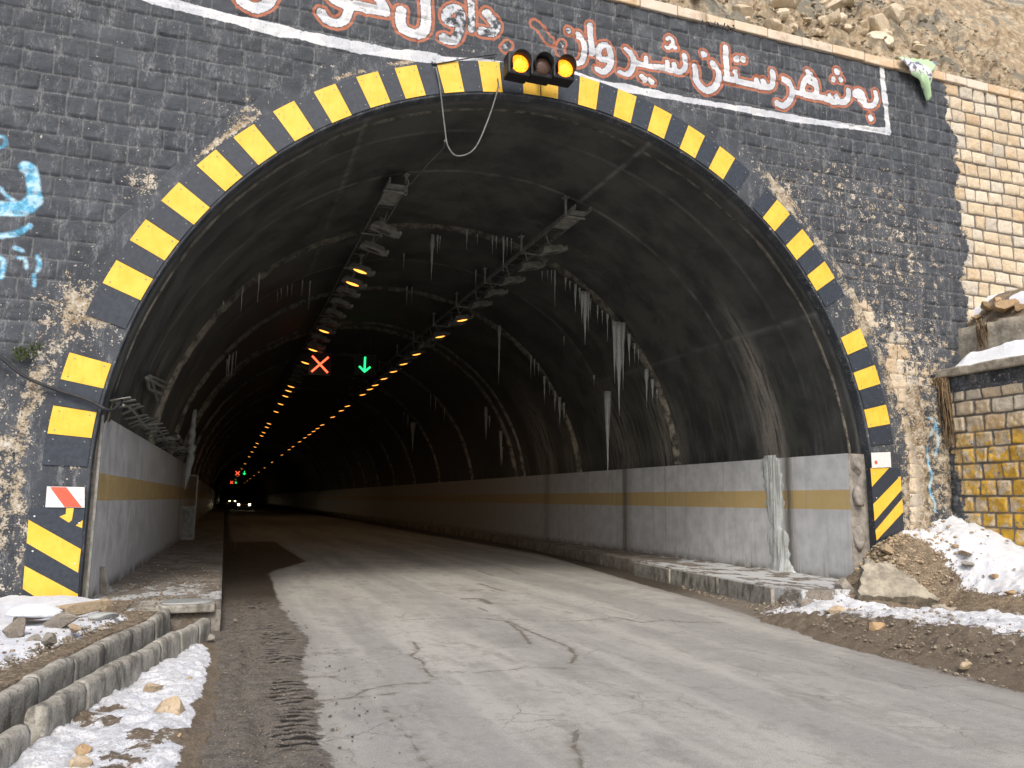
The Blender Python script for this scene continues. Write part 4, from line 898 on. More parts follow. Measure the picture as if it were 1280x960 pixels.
# dead hanging roots at the corner
def twigs(name, base, n, ln, spread, seed, label, mat):
    r = random.Random(seed); b = MB()
    for i in range(n):
        x0 = base[0]+r.uniform(-spread[0], spread[0]); y0 = base[1]+r.uniform(-spread[1], spread[1]); z0 = base[2]+r.uniform(-.1, .1); L = ln*r.uniform(.4, 1.05); pts = [(x0, y0, z0)]
        for k in range(1, 6): x0 += r.uniform(-.03, .03); y0 += r.uniform(-.03, .02); pts.append((x0, y0, z0-L*k/5))
        b.tube(pts, [.012, .01, .008, .007, .005, .003], 4, False)
    o = b.done(name, mat, None, True); tag(o, label, 'plant'); return o
STRAW = simple('dead_grass', (.2, .14, .08), .9, 0, .4, 20, .001)
p = onX(1192, 485, 12.4)
twigs('dry_roots', (12.33, -.16, 3.9), 110, 1.25, (.10, .14), 3, 'brown tangle of dead roots hanging at the corner of the wing wall', STRAW)
twigs('dry_roots', (12.98, -.55, 5.0), 22, .75, (.04, .1), 4, 'thin dead roots hanging over the upper concrete wall', STRAW)
GRN = simple('moss_green', (.06, .08, .025), .9, 0, .4, 20, .001)
b = MB(); r = random.Random(5); q = onY(33, 440, -.05)
for i in range(60):
    x = q[0]+r.uniform(-.12, .15); z = q[2]+r.uniform(-.1, .05)+.4*(x-q[0]); b.tube([(x, -.05, z), (x+r.uniform(-.05, .05), -.12, z+r.uniform(-.02, .06)), (x+r.uniform(-.08, .08), -.16, z+r.uniform(-.1, .05))], [.006, .004, .002], 4, False)
tag(b.done('moss_tuft', GRN, None), 'small green moss tuft growing on the wall at the left edge', 'plant')

# ------------------------------------------------------------------ hillside above the portal
X, Y = np.meshgrid(axis((-40, -6, 1.5), (-6, 4, .4), (4, 20, .09), (20, 60, 1.2)), axis((.42, 9, .09), (9, 70, 1.2)), indexing='ij')
rd_ = 1-np.abs(2*fbm(X*.5, Y*.7, 131, 5)-1); bl = vn(X*1.9, Y*1.9, 133)
cl_ = vn(X*1.4+.3*Y, Y*2.4, 150); Zh = 9.95+(Y-.42)*1.12+1.3*(rd_-.6)*sstep(.4, 2.0, Y)+.8*(fbm(X*1.3, Y*1.3, 135, 5)-.5)*sstep(.4, 1.0, Y)+.35*sstep(.5, .56, cl_)*sstep(.6, 1.2, Y)+.25*sstep(.5, .55, fbm(X*3, Y*4, 151, 3))*sstep(.5, 1, Y)+.12*(fbm(X*5, Y*5, 136, 4)-.5)+.0*bl+.04*(X-10)*sstep(1, 6, Y)
Zh += .25*sstep(.55, .7, vn(X*1.1, Y*1.4, 138))*fbm(X*6, Y*6, 139, 3)
o = link('hillside', gridmesh('hillside', np.stack([X, Y, Zh], -1)), HILL); tag(o, 'rocky tan and grey hillside rising above the portal coping', kind='structure')
def hillz(x, y):
    i = np.searchsorted(X[:, 0], x); j = np.searchsorted(Y[0], y); return Zh[min(i, Zh.shape[0]-1), min(j, Zh.shape[1]-1)]
r = random.Random(17); hr = [rockmesh((1, .85, .75), 400+i, 3, 10) for i in range(6)]; hm = [npmesh('slope_rock', v, f_, False) for v, f_ in hr]
for m_ in hm: m_.materials.append(ROCK_HILL)
k = 0
for i in range(110):
    if i < 75: x = r.gauss(11.2, 1.7); y = abs(r.gauss(.9, .9))+.5
    else: x = r.uniform(5, 18); y = r.uniform(.6, 7)
    if x < 4.5: continue
    s = r.uniform(.16, .4) if i % 5 else r.uniform(.45, .85)
    o = bpy.data.objects.new('slope_rock', hm[i % 6]); COL.objects.link(o); o.location = (x, y, hillz(x, y)+s*.12); o.scale = (s, s*r.uniform(.7, 1.1), s*r.uniform(.6, 1)); o.rotation_euler = (r.uniform(-.5, .5), r.uniform(-.5, .5), r.uniform(0, 6.3))
    tag(o, 'cream rock lying loose on the slope above the coping', 'rock', 'loose rocks on the slope above the coping')
def sampH(r_):
    x = r_.uniform(4.5, 18); y = .5+abs(r_.normal(0, 2.6)); return x, y, hillz(x, y)
gravel('scree', 3500, sampH, .03, .14, GM('scree_mix', [(.3, .24, .16), (.5, .42, .3), (.2, .19, .15), (.62, .53, .4), (.28, .27, .23)]), 'loose scree on the slope above the coping', 10)

# ------------------------------------------------------------------ hazard plates round the arch
def plate(a0, a1, r0, r1, mat, name, label, group, y=-.085, th=.004, bolts=True):
    n = 5; rt = MB(); am = math.radians((a0+a1)/2)
    cx_, cz_ = TX+(r0+r1)/2*math.cos(am), TZ+(r0+r1)/2*math.sin(am)
    fr = []; bkk = []
    tl = random.uniform(-.004, .004)
    ring = [(r0, a0+(a1-a0)*k/n) for k in range(n+1)]+[(r1, a1-(a1-a0)*k/n) for k in range(n+1)]
    rt.prism([(TX+r_*math.cos(math.radians(a)), TZ+r_*math.sin(math.radians(a))) for r_, a in ring], y+tl, y+tl+th)
    o = rt.done(name, mat); tag(o, label, 'hazard plate', group)
    if bolts:
        bb = MB()
        for rr_, aa in ((r0+.07, a0+.45), (r1-.07, a1-.45), (r1-.08, a0+.5)):
            px_, pz_ = TX+rr_*math.cos(math.radians(aa)), TZ+rr_*math.sin(math.radians(aa)); bb.tube([(px_, y+tl-.006, pz_), (px_, y+tl+.001, pz_)], .009, 8)
        bb.done('bolts', GALV, o)
    return o
ang = [174.1, 168.2, 156.8, 151.1, 145.3, 139.4, 133.8, 127.9, 122.1, 116.2, 110.9, 105.1, 99.2, 93.1, 90.3, 84.2, 78.2, 72.2, 66.2, 60.4, 48.3, 42.3, 36.2, 24.5, 18.4, 12.1]
for i, a in enumerate(ang):
    hw = 1.32 if a in (93.1, 90.3) else 1.5
    plate(a-hw, a+hw, 6.21+random.uniform(-.008, .008), 6.71+random.uniform(-.01, .01), YEL, 'yellow_plate', ordn(i)+' yellow plate of the arch marking counted from its left foot', 'yellow plates round the arch')
dk = [(175.65, 178.9), (169.75, 172.55)]
for i in range(2, len(ang)-1):
    if ang[i] in (93.1,): continue
    g0 = ang[i]-ang[i+1]
    lo, hi = ang[i+1]+1.55, ang[i]-1.55
    if ang[i+1] in (93.1, 90.3): lo = ang[i+1]+1.37
    if ang[i] in (93.1, 90.3): hi = ang[i]-1.37
    if g0 > 8: lo = hi-3.0
    dk.append((lo, hi))
dk += [(158.35, 162.2), (7.6, 10.55), (49.85, 52.2)]
dk.sort(key=lambda t: -t[0])
for i, (lo, hi) in enumerate(dk): plate(lo, hi, 6.21, 6.71, DRK, 'dark_plate', ordn(i)+' dark plate of the arch marking counted from its left foot', 'dark plates round the arch')

# ------------------------------------------------------------------ hazard signs at the feet
def signboard(name, quad, y, stripes, label, extra=None):
    # quad: corner points (x,z) tl,tr,br,bl; stripes: list of polygons in uv (u right, v down) with material
    q = [np.array(p) for p in quad]
    def uv(u, v): p = q[0]*(1-u)*(1-v)+q[1]*u*(1-v)+q[2]*u*v+q[3]*(1-u)*v; return (p[0], p[1])
    root = MB().prism([uv(0, 0), uv(1, 0), uv(1, 1), uv(0, 1)], y, y+.012).done(name, DRK); tag(root, label, 'hazard sign')
    for nm, mat, poly in stripes: MB().prism([uv(*p) for p in poly], y-.004, y-.0005).done(nm, mat, root)
    bb = MB()
    for u, v in ((.1, .08), (.12, .42), (.12, .88), (.92, .15), (.9, .55)):
        p = uv(u, v); bb.tube([(p[0], y-.012, p[1]), (p[0], y-.003, p[1])], .01, 8)
    bb.done('bolts', WHT, root); return root
fp = lambda pts, y=-.1: [tuple(onY(px, py, y)[[0, 2]]) for px, py in pts]
signboard('hazard_sign', fp([(37,635),(106,635),(96,762),(26,765)]), -.1, [
    ('yellow_stripe', YEL, [(0, .115), (0, .34), (.97, .64), (.99, .41)]), ('yellow_stripe', YEL, [(.0, .56), (0, .78), (.6, .985), (1, .985), (1, .85)]),
    ('yellow_stripe', YEL, [(0, 1), (0, .965), (.2, 1)]), ('yellow_scrap', YEL, [(.66, 0), (.8, 0), (.78, .12), (.73, .145), (.55, .085), (.66, .06)]), ('yellow_scrap', YEL, [(.98, .12), (.98, .2), (.86, .175)])],
    'tall black sign with broad yellow diagonal stripes at the left foot of the arch')
s2 = signboard('warning_plate', fp([(59,608),(106,609),(106,634.5),(57,634)]), -.11, [('white_field', WHT, [(0, 0), (1, 0), (1, 1), (0, 1)])], 'small white plate with a red diagonal band above the left hazard sign')
q = [np.array(p) for p in fp([(59,608),(106,609),(106,634.5),(57,634)], -.118)]
uvf = lambda u, v: tuple(q[0]*(1-u)*(1-v)+q[1]*u*(1-v)+q[2]*u*v+q[3]*(1-u)*v)
MB().prism([uvf(.07, .02), uvf(.5, .02), uvf(.92, .98), uvf(.48, .98)], -.118, -.1155).done('red_band', RED, s2)
signboard('hazard_sign', fp([(1088,585),(1125,585),(1130,662),(1095,676)]), -.1, [
    ('yellow_stripe', YEL, [(.0, .0), (.62, .0), (0, .26)]), ('yellow_stripe', YEL, [(0, .5), (1, .13), (1, .36), (0, .73)]), ('yellow_stripe', YEL, [(0, .86), (1, .5), (1, .72), (.02, 1.0)])],
    'black sign with yellow diagonal stripes at the right foot of the arch')
s3 = signboard('warning_plate', fp([(1088,566),(1112,565),(1113,584),(1089,585)]), -.115, [('white_field', WHT, [(0, 0), (1, 0), (1, 1), (0, 1)])], 'small white plate with a red spot above the right hazard sign')
p = fp([(1095, 578)], -.12)[0]; MB().tube([(p[0], -.121, p[1]), (p[0], -.119, p[1])], .035, 10).done('red_spot', RED, s3)

# ------------------------------------------------------------------ traffic light
TLY = -.5
tl = empty('traffic_light', (4.31, TLY, 8.45)); tag(tl, 'horizontal black three-lamp signal with two amber lamps lit over the crown of the arch', 'traffic light')
def tlc(o): o.parent = tl; o.matrix_parent_inverse = Matrix.Translation((-4.31, -TLY, -8.45)); return o
hp = [onY(665, 79, TLY-.15), onY(692, 83, TLY-.15)]
AMB = NM('amber_lamp', .4).col((.9, .4, .04)).emit((1, .27, .01), 1.5)
_n = AMB.noise(30, 3); AMB.put(AMB.b.inputs['Emission Strength'], AMB.mr(_n, .35, .65, 1.1, 2.2)); AMB = AMB.m
OFF = simple('unlit_lens', (.10, .06, .045), .25, 0, .3, 20, .001)
c0 = onY(650, 79, TLY-.15); c2 = onY(706, 85, TLY-.15); dx = (c2[0]-c0[0])/2
for i in range(3):
    cx_ = c0[0]+dx*i; cz_ = c0[2]+(c2[2]-c0[2])/2*i
    hs_ = tlc(MB().box((cx_, TLY, cz_+.01), (dx-.008, .26, .36), None, .03).done('housing', BLKP))
    n = 24
    # lens: shallow dome
    V = []; F = []
    rings = [(0, .05), (.05, .046), (.1, .032), (.135, .01), (.142, 0)]
    for rr_, dd_ in rings:
        for k in range(n): a = 2*math.pi*k/n; V.append((cx_+rr_*math.cos(a), TLY-.135-dd_, cz_+rr_*math.sin(a)))
    for j in range(len(rings)-1):
        for k in range(n): F.append([j*n+k, j*n+(k+1) % n, (j+1)*n+(k+1) % n, (j+1)*n+k])
    link('lens', npmesh('lens', V, F), AMB if i != 1 else OFF, hs_)
    # visor: open tube cut away below
    V = []; F = []; seq = [math.radians(a) for a in np.linspace(-40, 220, 27)]
    for a in seq:
        e = .17*(.35+.65*max(0, math.sin((a+math.radians(40))/math.radians(260)*math.pi))**.6)
        for rr_, yy in ((.152, TLY-.12), (.156, TLY-.12-e), (.148, TLY-.12-e), (.144, TLY-.12)): V.append((cx_+rr_*math.cos(a), yy, cz_+rr_*math.sin(a)))
    for j in range(len(seq)-1):
        for k in range(3): F.append([j*4+k, j*4+k+1, (j+1)*4+k+1, (j+1)*4+k])
    link('visor', npmesh('visor', V, F), BLKP, hs_)
tlc(MB().box((4.31, -.22, 8.45), (.08, .42, .06)).box((4.31, -.06, 8.45), (.9, .03, .09)).done('bracket', SOOTM))
# ------------------------------------------------------------------ cables and banner
def cable(pts, r, mat, label, n=8, name='cable'):
    b = MB(); b.tube(catmull(pts, n), r, 7); o = b.done(name, mat, None, True); tag(o, label, 'cable'); return o
Yp = lambda px, py, y: Vector(onY(px, py, y))
cable([Yp(622,98,-.2), Yp(622,112,-.16), Yp(610,150,-.12), Yp(593,186,-.1), Yp(572,195,-.1), Yp(560,183,-.1), Yp(556,160,-.1), Yp(550,110,-.12), Yp(545,84,-.13)], .012, CABLE, 'grey cable hanging in a loop below the signal at the crown')
pv = [Vector(onVault(px, py, 5.98)) for px, py in [(553,186),(535,205),(510,232),(490,246),(483,250)]]
cable([Yp(556,176,-.1)]+pv, .014, CABLE, 'grey cable running from the hanging loop back to the left lamp row')
cable([Yp(620,68,-.09), Yp(590,72,-.1), Yp(545,80,-.1), Yp(540,77,-.08)], .01, CABLEB, 'thin black cable along the wall left of the signal')
cable([Yp(-30,425,-.15), Yp(0,446,-.14), Yp(30,470,-.14), Yp(70,487,-.14), Yp(110,500,-.15), Yp(140,513,-.12), Vector((-1.35, .8, 2.95)), Vector((-1.3, 3, 2.85))], .022, CABLEB, 'thick black cable sagging across the left foot of the arch into the tunnel')
cable([Vector(onVault(px, py, 6.08)) for px, py in [(186,470),(200,475),(210,480)]], .03, GALV, 'short pipe bolted to the left of the vault', 4, 'pipe')
b = MB()
gx = [Vector(onVault(px, py, 6.02)) for px, py in [(183,472),(208,486),(186,486),(205,494),(190,478),(196,500)]]
for a, c_ in ((0, 1), (2, 3), (4, 5), (0, 2)): b.tube([gx[a], gx[c_]], .03, 5)
tag(b.done('junction_bracket', GALV), 'rusty bracket with short bars fixed on the left side of the vault', 'bracket')
# draped banner remnant on the coping
pts = [[(1122,72,-.12),(1140,74,-.05),(1158,76,0),(1172,80,.05)],[(1132,84,-.16),(1146,84,-.16),(1156,88,-.13),(1168,84,-.08)],[(1143,98,-.14),(1152,96,-.2),(1158,98,-.17),(1164,92,-.1)],[(1152,110,-.12),(1157,108,-.18),(1160,110,-.16),(1162,104,-.1)],[(1158,127,-.1),(1160,126,-.13),(1161,124,-.12),(1162,120,-.1)]]
G = np.array([[onY(*p) for p in row] for row in pts])
def upsample(G, n):
    A = np.array([np.array(catmull(list(row), n)) for row in G]); return np.array([np.array(catmull(list(A[:, j]), n)) for j in range(A.shape[1])]).transpose(1, 0, 2)
G = upsample(G, 6); G[..., 1] += -.03+.03*np.sin(G[..., 0]*30+G[..., 2]*11)
BM = NM('banner_cloth', .75); nn = BM.noise(2.4, 2, .4); BM.col(BM.mix(BM.mr(nn, .5, .56), (.42, .6, .36), BM.mix(BM.mr(BM.noise(9, 2), .45, .55), (.65, .66, .66), (.16, .17, .24))))
o = link('torn_banner', gridmesh('torn_banner', G), BM.m); sm_ = o.modifiers.new('s', 'SOLIDIFY'); sm_.thickness = .006; tag(o, 'torn pale green and white banner hanging over the coping at right', 'banner')

# ------------------------------------------------------------------ lamps
LIT = NM('sodium_lens', .4).col((.9, .5, .1)).emit((1, .36, .05), 2.2).m
UNLIT = simple('dirty_lamp_glass', (.07, .068, .06), .3, 0, .3, 10, .001)
def make_lamp(lit):
    e = empty('tunnel_lamp')
    h = MB().box((0, 0, .05), (.58, .34, .14), None, .02, taper=(.72, .6)); h.box((.31, 0, .03), (.07, .2, .09), None, .01); h.done('housing', LAMPG, e)
    l = MB(); n = 20; V = []; F = []
    for rr_, dd_ in ((0.0, .035), (.45, .03), (.8, .016), (1, 0)):
        for k in range(n): a = 2*math.pi*k/n; V.append((.165*rr_*math.cos(a), .085*rr_*math.sin(a), -.022-dd_*.8))
    for j in range(3):
        for k in range(n): F.append([j*n+(k+1) % n, j*n+k, (j+1)*n+k, (j+1)*n+(k+1) % n])
    link('lens', npmesh('lens', V, F), LIT if lit else UNLIT, e)
    MB().tube([(-.05, 0, .12), (-.05, 0, .42)], .016, 6).box((-.05, 0, .13), (.08, .2, .02)).done('hanger', GALV, e); return e
protos = {}
def lamp(x, y, z, lit, tilt, label, group, far):
    if lit not in protos: o = protos[lit] = make_lamp(lit)
    else:
        o = protos[lit].copy(); COL.objects.link(o)
        for ch in list(protos[lit].children):
            if far and ch.name.startswith('hanger'): continue
            c_ = ch.copy(); COL.objects.link(c_); c_.parent = o
    o.location = (x, y, z); o.rotation_euler = (0, tilt, 0); tag(o, label, 'lamp', group)
    if lit and y < 75:
        L = bpy.data.lights.new('sodium_light', 'SPOT'); L.energy = 9; L.color = (1, .62, .32); L.spot_size = rad(150); L.spot_blend = .6; L.shadow_soft_size = .12
        lo = bpy.data.objects.new('sodium_light', L); COL.objects.link(lo); lo.location = (x, y, z-.09); lo.parent = None
def rowdepths(px_list, side):
    return [onVault(px, py, 5.5)[1] for px, py in px_list]
litL = rowdepths([(452,337),(442,353),(405,413),(393,436),(380,453),(362,483),(355,495),(357,489),(349,505),(342,515),(333,530),(332,534),(327,541),(325,545),(318,555),(314,560),(311,566)], 0)
litR = rowdepths([(579,399),(552,420),(522,442),(505,454),(489,462),(477,471),(466,479),(459,484),(450,491),(430,505),(423,511),(412,519),(399,529),(392,533),(388,537),(383,541),(377,545),(370,550),(361,556),(357,560)], 1)
rows = (('left', 2.71, litL, rad(14)), ('right', 6.4, litR, rad(-14)))
for side, x0, lit, tilt in rows:
    yy = [4.3+1.32*i for i in range(18)]
    used = []
    for ly in lit:
        if ly < yy[-1]:
            j = int(np.argmin([abs(v-ly) for v in yy])); used.append(j); yy[j] = ly
    rest = [v for v in lit if v >= yy[-1]+.3]
    allL = [(v, j in used) for j, v in enumerate(yy)]+[(v, True) for v in rest]
    last = max(v for v, _ in allL); v = last+12
    while v < 330: allL.append((v, True)); v += 14+v*.09
    allL.sort(); cl = cu = 0
    for v, isl in allL:
        if isl: lab = ordn(cl)+' glowing orange lamp from the mouth in the '+side+' row under the vault'; cl += 1
        else: lab = ordn(cu)+' unlit grey lamp from the mouth in the '+side+' row under the vault'; cu += 1
        lamp(x0, v, 7.0, isl, tilt, lab, 'tunnel lamps in the '+side+' row', v > 60)
# cable trays carrying the lamps
for side, x0 in (('left', 2.66), ('right', 6.36)):
    t_ = empty('cable_tray', (x0, 2.8, 7.4)); tag(t_, 'grey steel cable tray carrying the '+side+' row of lamps under the vault', 'cable tray')
    def tp_(o, t_=t_, x0=x0): o.parent = t_; o.matrix_parent_inverse = Matrix.Translation((-x0, -2.8, -7.4)); return o
    b = MB()
    for s_ in (-.17, .17): b.box((x0+s_, 32.4, 7.4), (.02, 59.6, .09))
    tp_(b.done('side_rails', GALV))
    b = MB(); b.box((x0, 3.3, 7.38), (.32, 1.1, .012)); tp_(b.done('tray_plate', GALV))
    rg = tp_(MB().box((0, 0, 0), (.32, .035, .015)).done('rung', SOOTM)); rg.location = (x0, 4, 7.385)
    for i in range(1, 56): c_ = rg.copy(); COL.objects.link(c_); c_.location = (x0, 4+.55*i, 7.385)
    for y in (3.0, 5.6, 8.4, 11.2, 14, 17, 20, 24, 28, 33, 38):
        xc = x0+(.21 if side == 'left' else -.21)
        top = TZ+math.sqrt(TR**2-(xc-TX)**2)
        tp_(MB().box((xc, y, (7.3+top)/2), (.045, .045, top-7.3)).box((x0, y, 7.33), (.44, .045, .03)).box((xc, y, top-.06), (.12, .14, .02)).done('bracket', GALV))
# power box-like ladder above the left side wall
t_ = empty('cable_ladder', (-1.5, .2, 2.75)); tag(t_, 'bent steel cable ladder running above the left side wall', 'cable ladder')
def tl_(o): o.parent = t_; o.matrix_parent_inverse = Matrix.Translation((1.5, -.2, -2.75)); return o
xl = lambda y: np.interp(y, [0, 15.6], [-1.5, -1.12])
b = MB()
for off in (-.16, .17):
    b.tube([(xl(y)+off, y, 2.76+.05*math.sin(y*1.7)+(.1 if off < 0 else 0)) for y in np.arange(.2, 15.6, .4)], .018, 5)
tl_(b.done('rails', GALV))
for i in range(32):
    y = .3+i*.47; z = 2.78+.05*math.sin(y*1.7); r1 = random.uniform(-.22, .22)
    tl_(MB().box((xl(y), y, z+.03), (.5, .17, .012), Matrix.Rotation(rad(-14)+r1, 4, 'Y') @ Matrix.Rotation(r1*1.5, 4, 'Z')).done('rung', GALV))
# ------------------------------------------------------------------ lane signals
REDL = NM('red_led', .4).col((.6, .05, .02)).emit((1, .09, .035), 2.6).m; GRNL = NM('green_led', .4).col((.02, .6, .2)).emit((.02, 1, .22), 1.5).m
def lane_signal(x, z, y, sz, kind, label, group):
    e = empty('lane_signal', (x, y, z)); tag(e, label, 'lane signal', group)
    MB().box((0, .06, 0), (sz, .1, sz), None, .01).done('panel', BLKP, e)
    h = sz/2; f_ = MB()
    for s_ in (-1, 1): f_.box((0, 0, s_*h), (sz+.03, .05, .02)).box((s_*h, 0, 0), (.02, .05, sz))
    f_.done('frame', SOOTM, e)
    g_ = MB(); t_ = sz*.085
    if kind == 'x':
        for a in (45, -45): g_.box((0, -.008 if a > 0 else -.011, 0), (sz*1.08, .02, t_), Matrix.Rotation(rad(a), 4, 'Y'))
    else:
        g_.box((0, -.008, sz*.06), (t_, .02, sz*.66))
        for s_ in (-1, 1): g_.box((s_*sz*.13, -.0105, -sz*.22), (sz*.38, .02, t_), Matrix.Rotation(rad(-s_*42), 4, 'Y'))
    g_.done('red_cross' if kind == 'x' else 'green_arrow', REDL if kind == 'x' else GRNL, e)
    top = TZ+math.sqrt(TR**2-(x-TX)**2)-z
    for s_ in (-.25, .25): MB().tube([(s_*sz, .06, h), (s_*sz, .06, top-.02)], .015, 6).done('hanger', SOOTM, e)
for (y, tx_, dist) in ((19, 'nearest', 0), (160, 'second', 1), (255, 'far', 2)):
    xa = [(400, 455.5), (456.5, 456)][0] if dist == 0 else None
    if dist == 0: (x1, _, z1), (x2, _, z2) = onY(400, 455.5, 19), onY(456, 456, 19)
    elif dist == 1: (x1, _, z1), (x2, _, z2) = onY(297, 591.5, 160), onY(305.5, 591, 160)
    else: (x1, _, z1), (x2, _, z2) = onY(289.5, 603, 255), onY(295, 603, 255)
    lane_signal(x1, z1, y, .78 if dist == 0 else 1.0, 'x', 'red cross lane signal of the '+tx_+' pair hanging in the tunnel', 'lane signals')
    lane_signal(x2, z2, y, .78 if dist == 0 else 1.0, 'a', 'green down arrow lane signal of the '+tx_+' pair hanging in the tunnel', 'lane signals')
# ------------------------------------------------------------------ pale cabinet left
e = empty('roadside_cabinet', (-1.08, 16.3, .28)); tag(e, 'pale grey cabinet under an open frame at the end of the left side wall', 'cabinet')
MB().box((0, 0, .52), (.5, .5, 1.04), None, .01).done('body', GALV, e); MB().box((.0, -.256, .52), (.4, .012, .9)).done('door', LAMPG, e)
b = MB()
for sx in (-.23, .23):
    for sy in (-.22, .22): b.box((sx, sy, 1.53), (.035, .035, .97))
b.box((0, -.22, 2.0), (.5, .035, .035)).box((0, .22, 2.0), (.5, .035, .035)); b.done('open_frame', GALV, e)
# ------------------------------------------------------------------ oncoming cars, deep in the tunnel
HEAD = NM('headlight_glow', .3).col((.9, .9, .8)).emit((1, .78, .45), 14).m; CARP = simple('dark_car_paint', (.03, .03, .035), .3, 0, .1, 5, .0005); GLS = simple('car_glass', (.02, .02, .025), .1, 0, .1, 5, .0003); TYR = simple('tyre_rubber', (.02, .02, .02), .8, 0, .2, 20, .001)
def car(x, y, label, sep=.68):
    e = empty('car', (x, y, 0)); tag(e, label, 'car', 'oncoming cars deep in the tunnel')
    body = [(-2.1, .3), (-2.15, .65), (-2.0, .82), (-1.0, .95), (-.4, 1.4), (1.0, 1.42), (1.7, 1.0), (2.1, .95), (2.15, .35)]
    b = MB(); L_ = [b.b.verts.new((-.85, yy, zz)) for yy, zz in body]; R_ = [b.b.verts.new((.85, yy, zz)) for yy, zz in body]; n = len(body)
    b.b.faces.new(L_); b.b.faces.new(R_[::-1])
    for i in range(n): b.b.faces.new((L_[i], R_[i], R_[(i+1) % n], L_[(i+1) % n]))
    b.done('body', CARP, e); MB().box((0, -.78, 1.2), (1.4, .02, .5), Matrix.Rotation(rad(-52), 4, 'X')).done('windscreen', GLS, e)
    for sx in (-1, 1):
        MB().tube([(sx*sep, -2.2, .72), (sx*sep, -2.1, .72)], .13, 12).done('headlight', HEAD, e)
        for yy in (-1.35, 1.35): MB().tube([(sx*.72, yy, .32), (sx*.9, yy, .32)], .32, 16).done('wheel', TYR, e)
        L = bpy.data.lights.new('headlight_beam', 'SPOT'); L.energy = 6; L.color = (1, .85, .6); L.spot_size = rad(60); L.spot_blend = .8; L.shadow_soft_size = .1
        lo = bpy.data.objects.new('headlight_beam', L); COL.objects.link(lo); lo.location = (x+sx*sep, y-2.25, .72); lo.rotation_euler = (rad(86), 0, math.pi)
car(2.45, 103, 'nearest oncoming car with two bright headlights'); car(1.9, 215, 'farther oncoming car whose headlights merge to a small glow', .68)

# ------------------------------------------------------------------ icicles
def icicle(top, L, wd, label, group, seed):
    r = random.Random(seed); n = 9; pts = []; rs = []
    for k in range(n+1):
        t = k/n; pts.append((top[0]+r.uniform(-.004, .004), top[1], top[2]+.04-(L+.04)*t)); rs.append(max(.003, wd/2*((1-t)**1.15)*(1+.25*r.uniform(-1, 1))))
    b = MB(); b.tube(pts, rs, 8); o = b.done('icicle', ICE, None, True); tag(o, label, 'icicle', group)
sd_ = 0
def ics(off, sc, lst, group, lab, R_=6.0):
    global sd_
    for it in lst:
        u, v, L, wpx = it[:4]; P = onVault(off[0]+sc*u, off[1]+sc*v, R_); d = (P-CAMP)@CF; m = sc*d/FPX
        special = it[4] if len(it) > 4 else None; sd_ += 1
        icicle(P, L*m, max(.018, wpx*m), special or lab, None if special else group, sd_)
        if wpx >= 25:
            for q in (-1, 1): icicle(P+np.array([q*wpx*m*.45, 0, 0]), L*m*random.uniform(.45, .75), wpx*m*.55, 'slender icicle grown together with a much thicker one', 'side icicles on the thick ones', sd_+500+q)
ics((600, 300), .375, [(207,110,30,6),(225,108,24,6),(238,106,40,6),(250,105,120,9,'thin long icicle at the upper end of the nearest right joint'),(285,130,42,9),(300,142,30,7),(318,152,92,14),(332,165,50,8),(350,178,175,26,'second thickest icicle on the nearest right joint'),(368,200,60,8),(392,222,55,9),(408,240,40,7),(425,252,88,8),(443,268,40,8),(462,280,310,34,'thickest and longest icicle on the nearest right joint'),(497,318,104,14,'pointed icicle just right of the thickest one'),(515,350,60,8),(528,370,40,7),(555,436,124,16,'lowest long icicle on the nearest right joint'),(575,470,70,14),(590,500,50,9)], 'icicles on the nearest right joint', 'small icicle hanging from the nearest rough joint on the right of the vault')
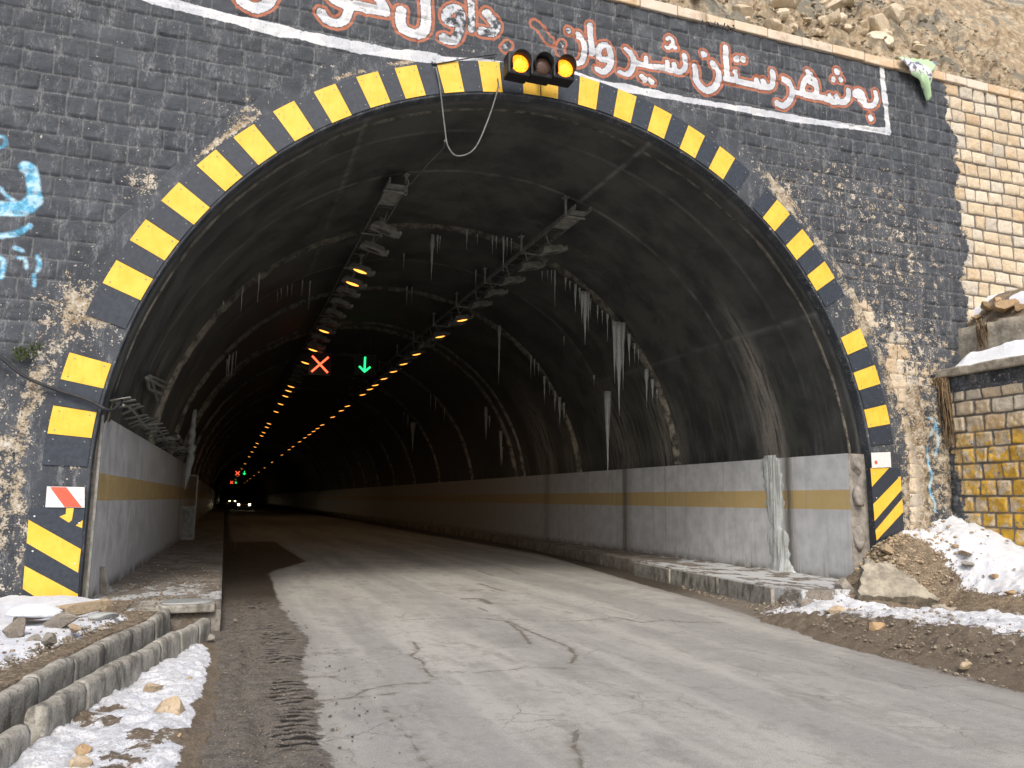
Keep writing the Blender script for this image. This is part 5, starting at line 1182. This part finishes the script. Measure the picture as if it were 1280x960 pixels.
ics((600, 300), .375, [(65,290,190,12,'long single icicle left of the second right joint'),(170,390,70,7),(182,400,52,6),(195,415,40,6),(215,458,92,9),(232,480,40,7),(250,508,62,11),(266,528,90,15,'thickest icicle of the second right joint'),(280,545,60,9),(280,325,30,5),(380,455,35,7),(20,560,105,12,'icicle standing out alone at the third right joint'),(32,590,40,8),(70,640,110,12)], 'icicles on the second right joint', 'small icicle hanging from the second rough joint on the right of the vault')
ics((600, 300), .375, [(425,510,290,24,'very long crooked icicle ending over the right side wall')], '', '', 5.7)
ics((240, 360), .3125, [(885,540,120,24,'broad icicle far right in the dark of the tunnel'),(848,498,52,6),(865,508,60,8),(955,430,60,6),(975,440,52,6),(1010,480,60,5),(1180,490,120,9),(1240,640,70,14),(860,0,70,6),(880,0,60,5),(150,270,110,9),(165,262,90,6),(140,300,60,6)], 'distant icicles', 'distant thin icicle hanging from the dark vault')
ics((400, 0), .375, [(375,788,150,18,'icicle hanging alone near the top of the vault between the lamp rows'),(392,788,60,9),(400,790,40,6),(490,770,62,7),(525,785,30,5),(575,788,62,7),(588,792,40,6),(612,793,120,10),(624,796,60,6),(638,800,50,5),(280,850,50,6),(520,905,55,6)], 'icicles at the top of the vault', 'small icicle hanging from the rough joint at the top of the vault')
ics((0, 300), .3125, [(893,250,40,5),(970,190,100,8),(1037,140,110,7),(1110,212,40,5),(1125,200,38,5),(1150,190,36,5),(1168,182,40,5),(1210,165,60,6),(1240,168,110,8),(910,480,80,9),(930,465,100,9),(945,450,70,7)], 'icicles on the left joint', 'small icicle hanging from the left side of the vault')
# thick ice columns on the left wall and seepage
def icecol(pts, rs, label):
    b = MB(); P = catmull(pts, 4); r_ = np.interp(np.linspace(0, 1, len(P)), np.linspace(0, 1, len(rs)), rs); b.tube(P, [float(v*(1+.12*math.sin(i*2.1))) for i, v in enumerate(r_)], 10); o = b.done('ice_column', ICE, None, True); tag(o, label, 'ice')
V_ = lambda px, py, R_=5.95: Vector(onVault(px, py, R_))
c1 = onVault(243, 515, 5.9); yy = c1[1]
icecol([Yp(244,512,yy), Yp(240,540,yy), Yp(239,565,yy), Yp(235,590,yy), Yp(231,612,yy)], [.05, .1, .12, .08, .01], 'thick white ice column hanging at the end of the left side wall')
icecol([V_(223,545), V_(225,552), V_(224,560)], [.03, .08, .05], 'small ice lump left of the ice column')
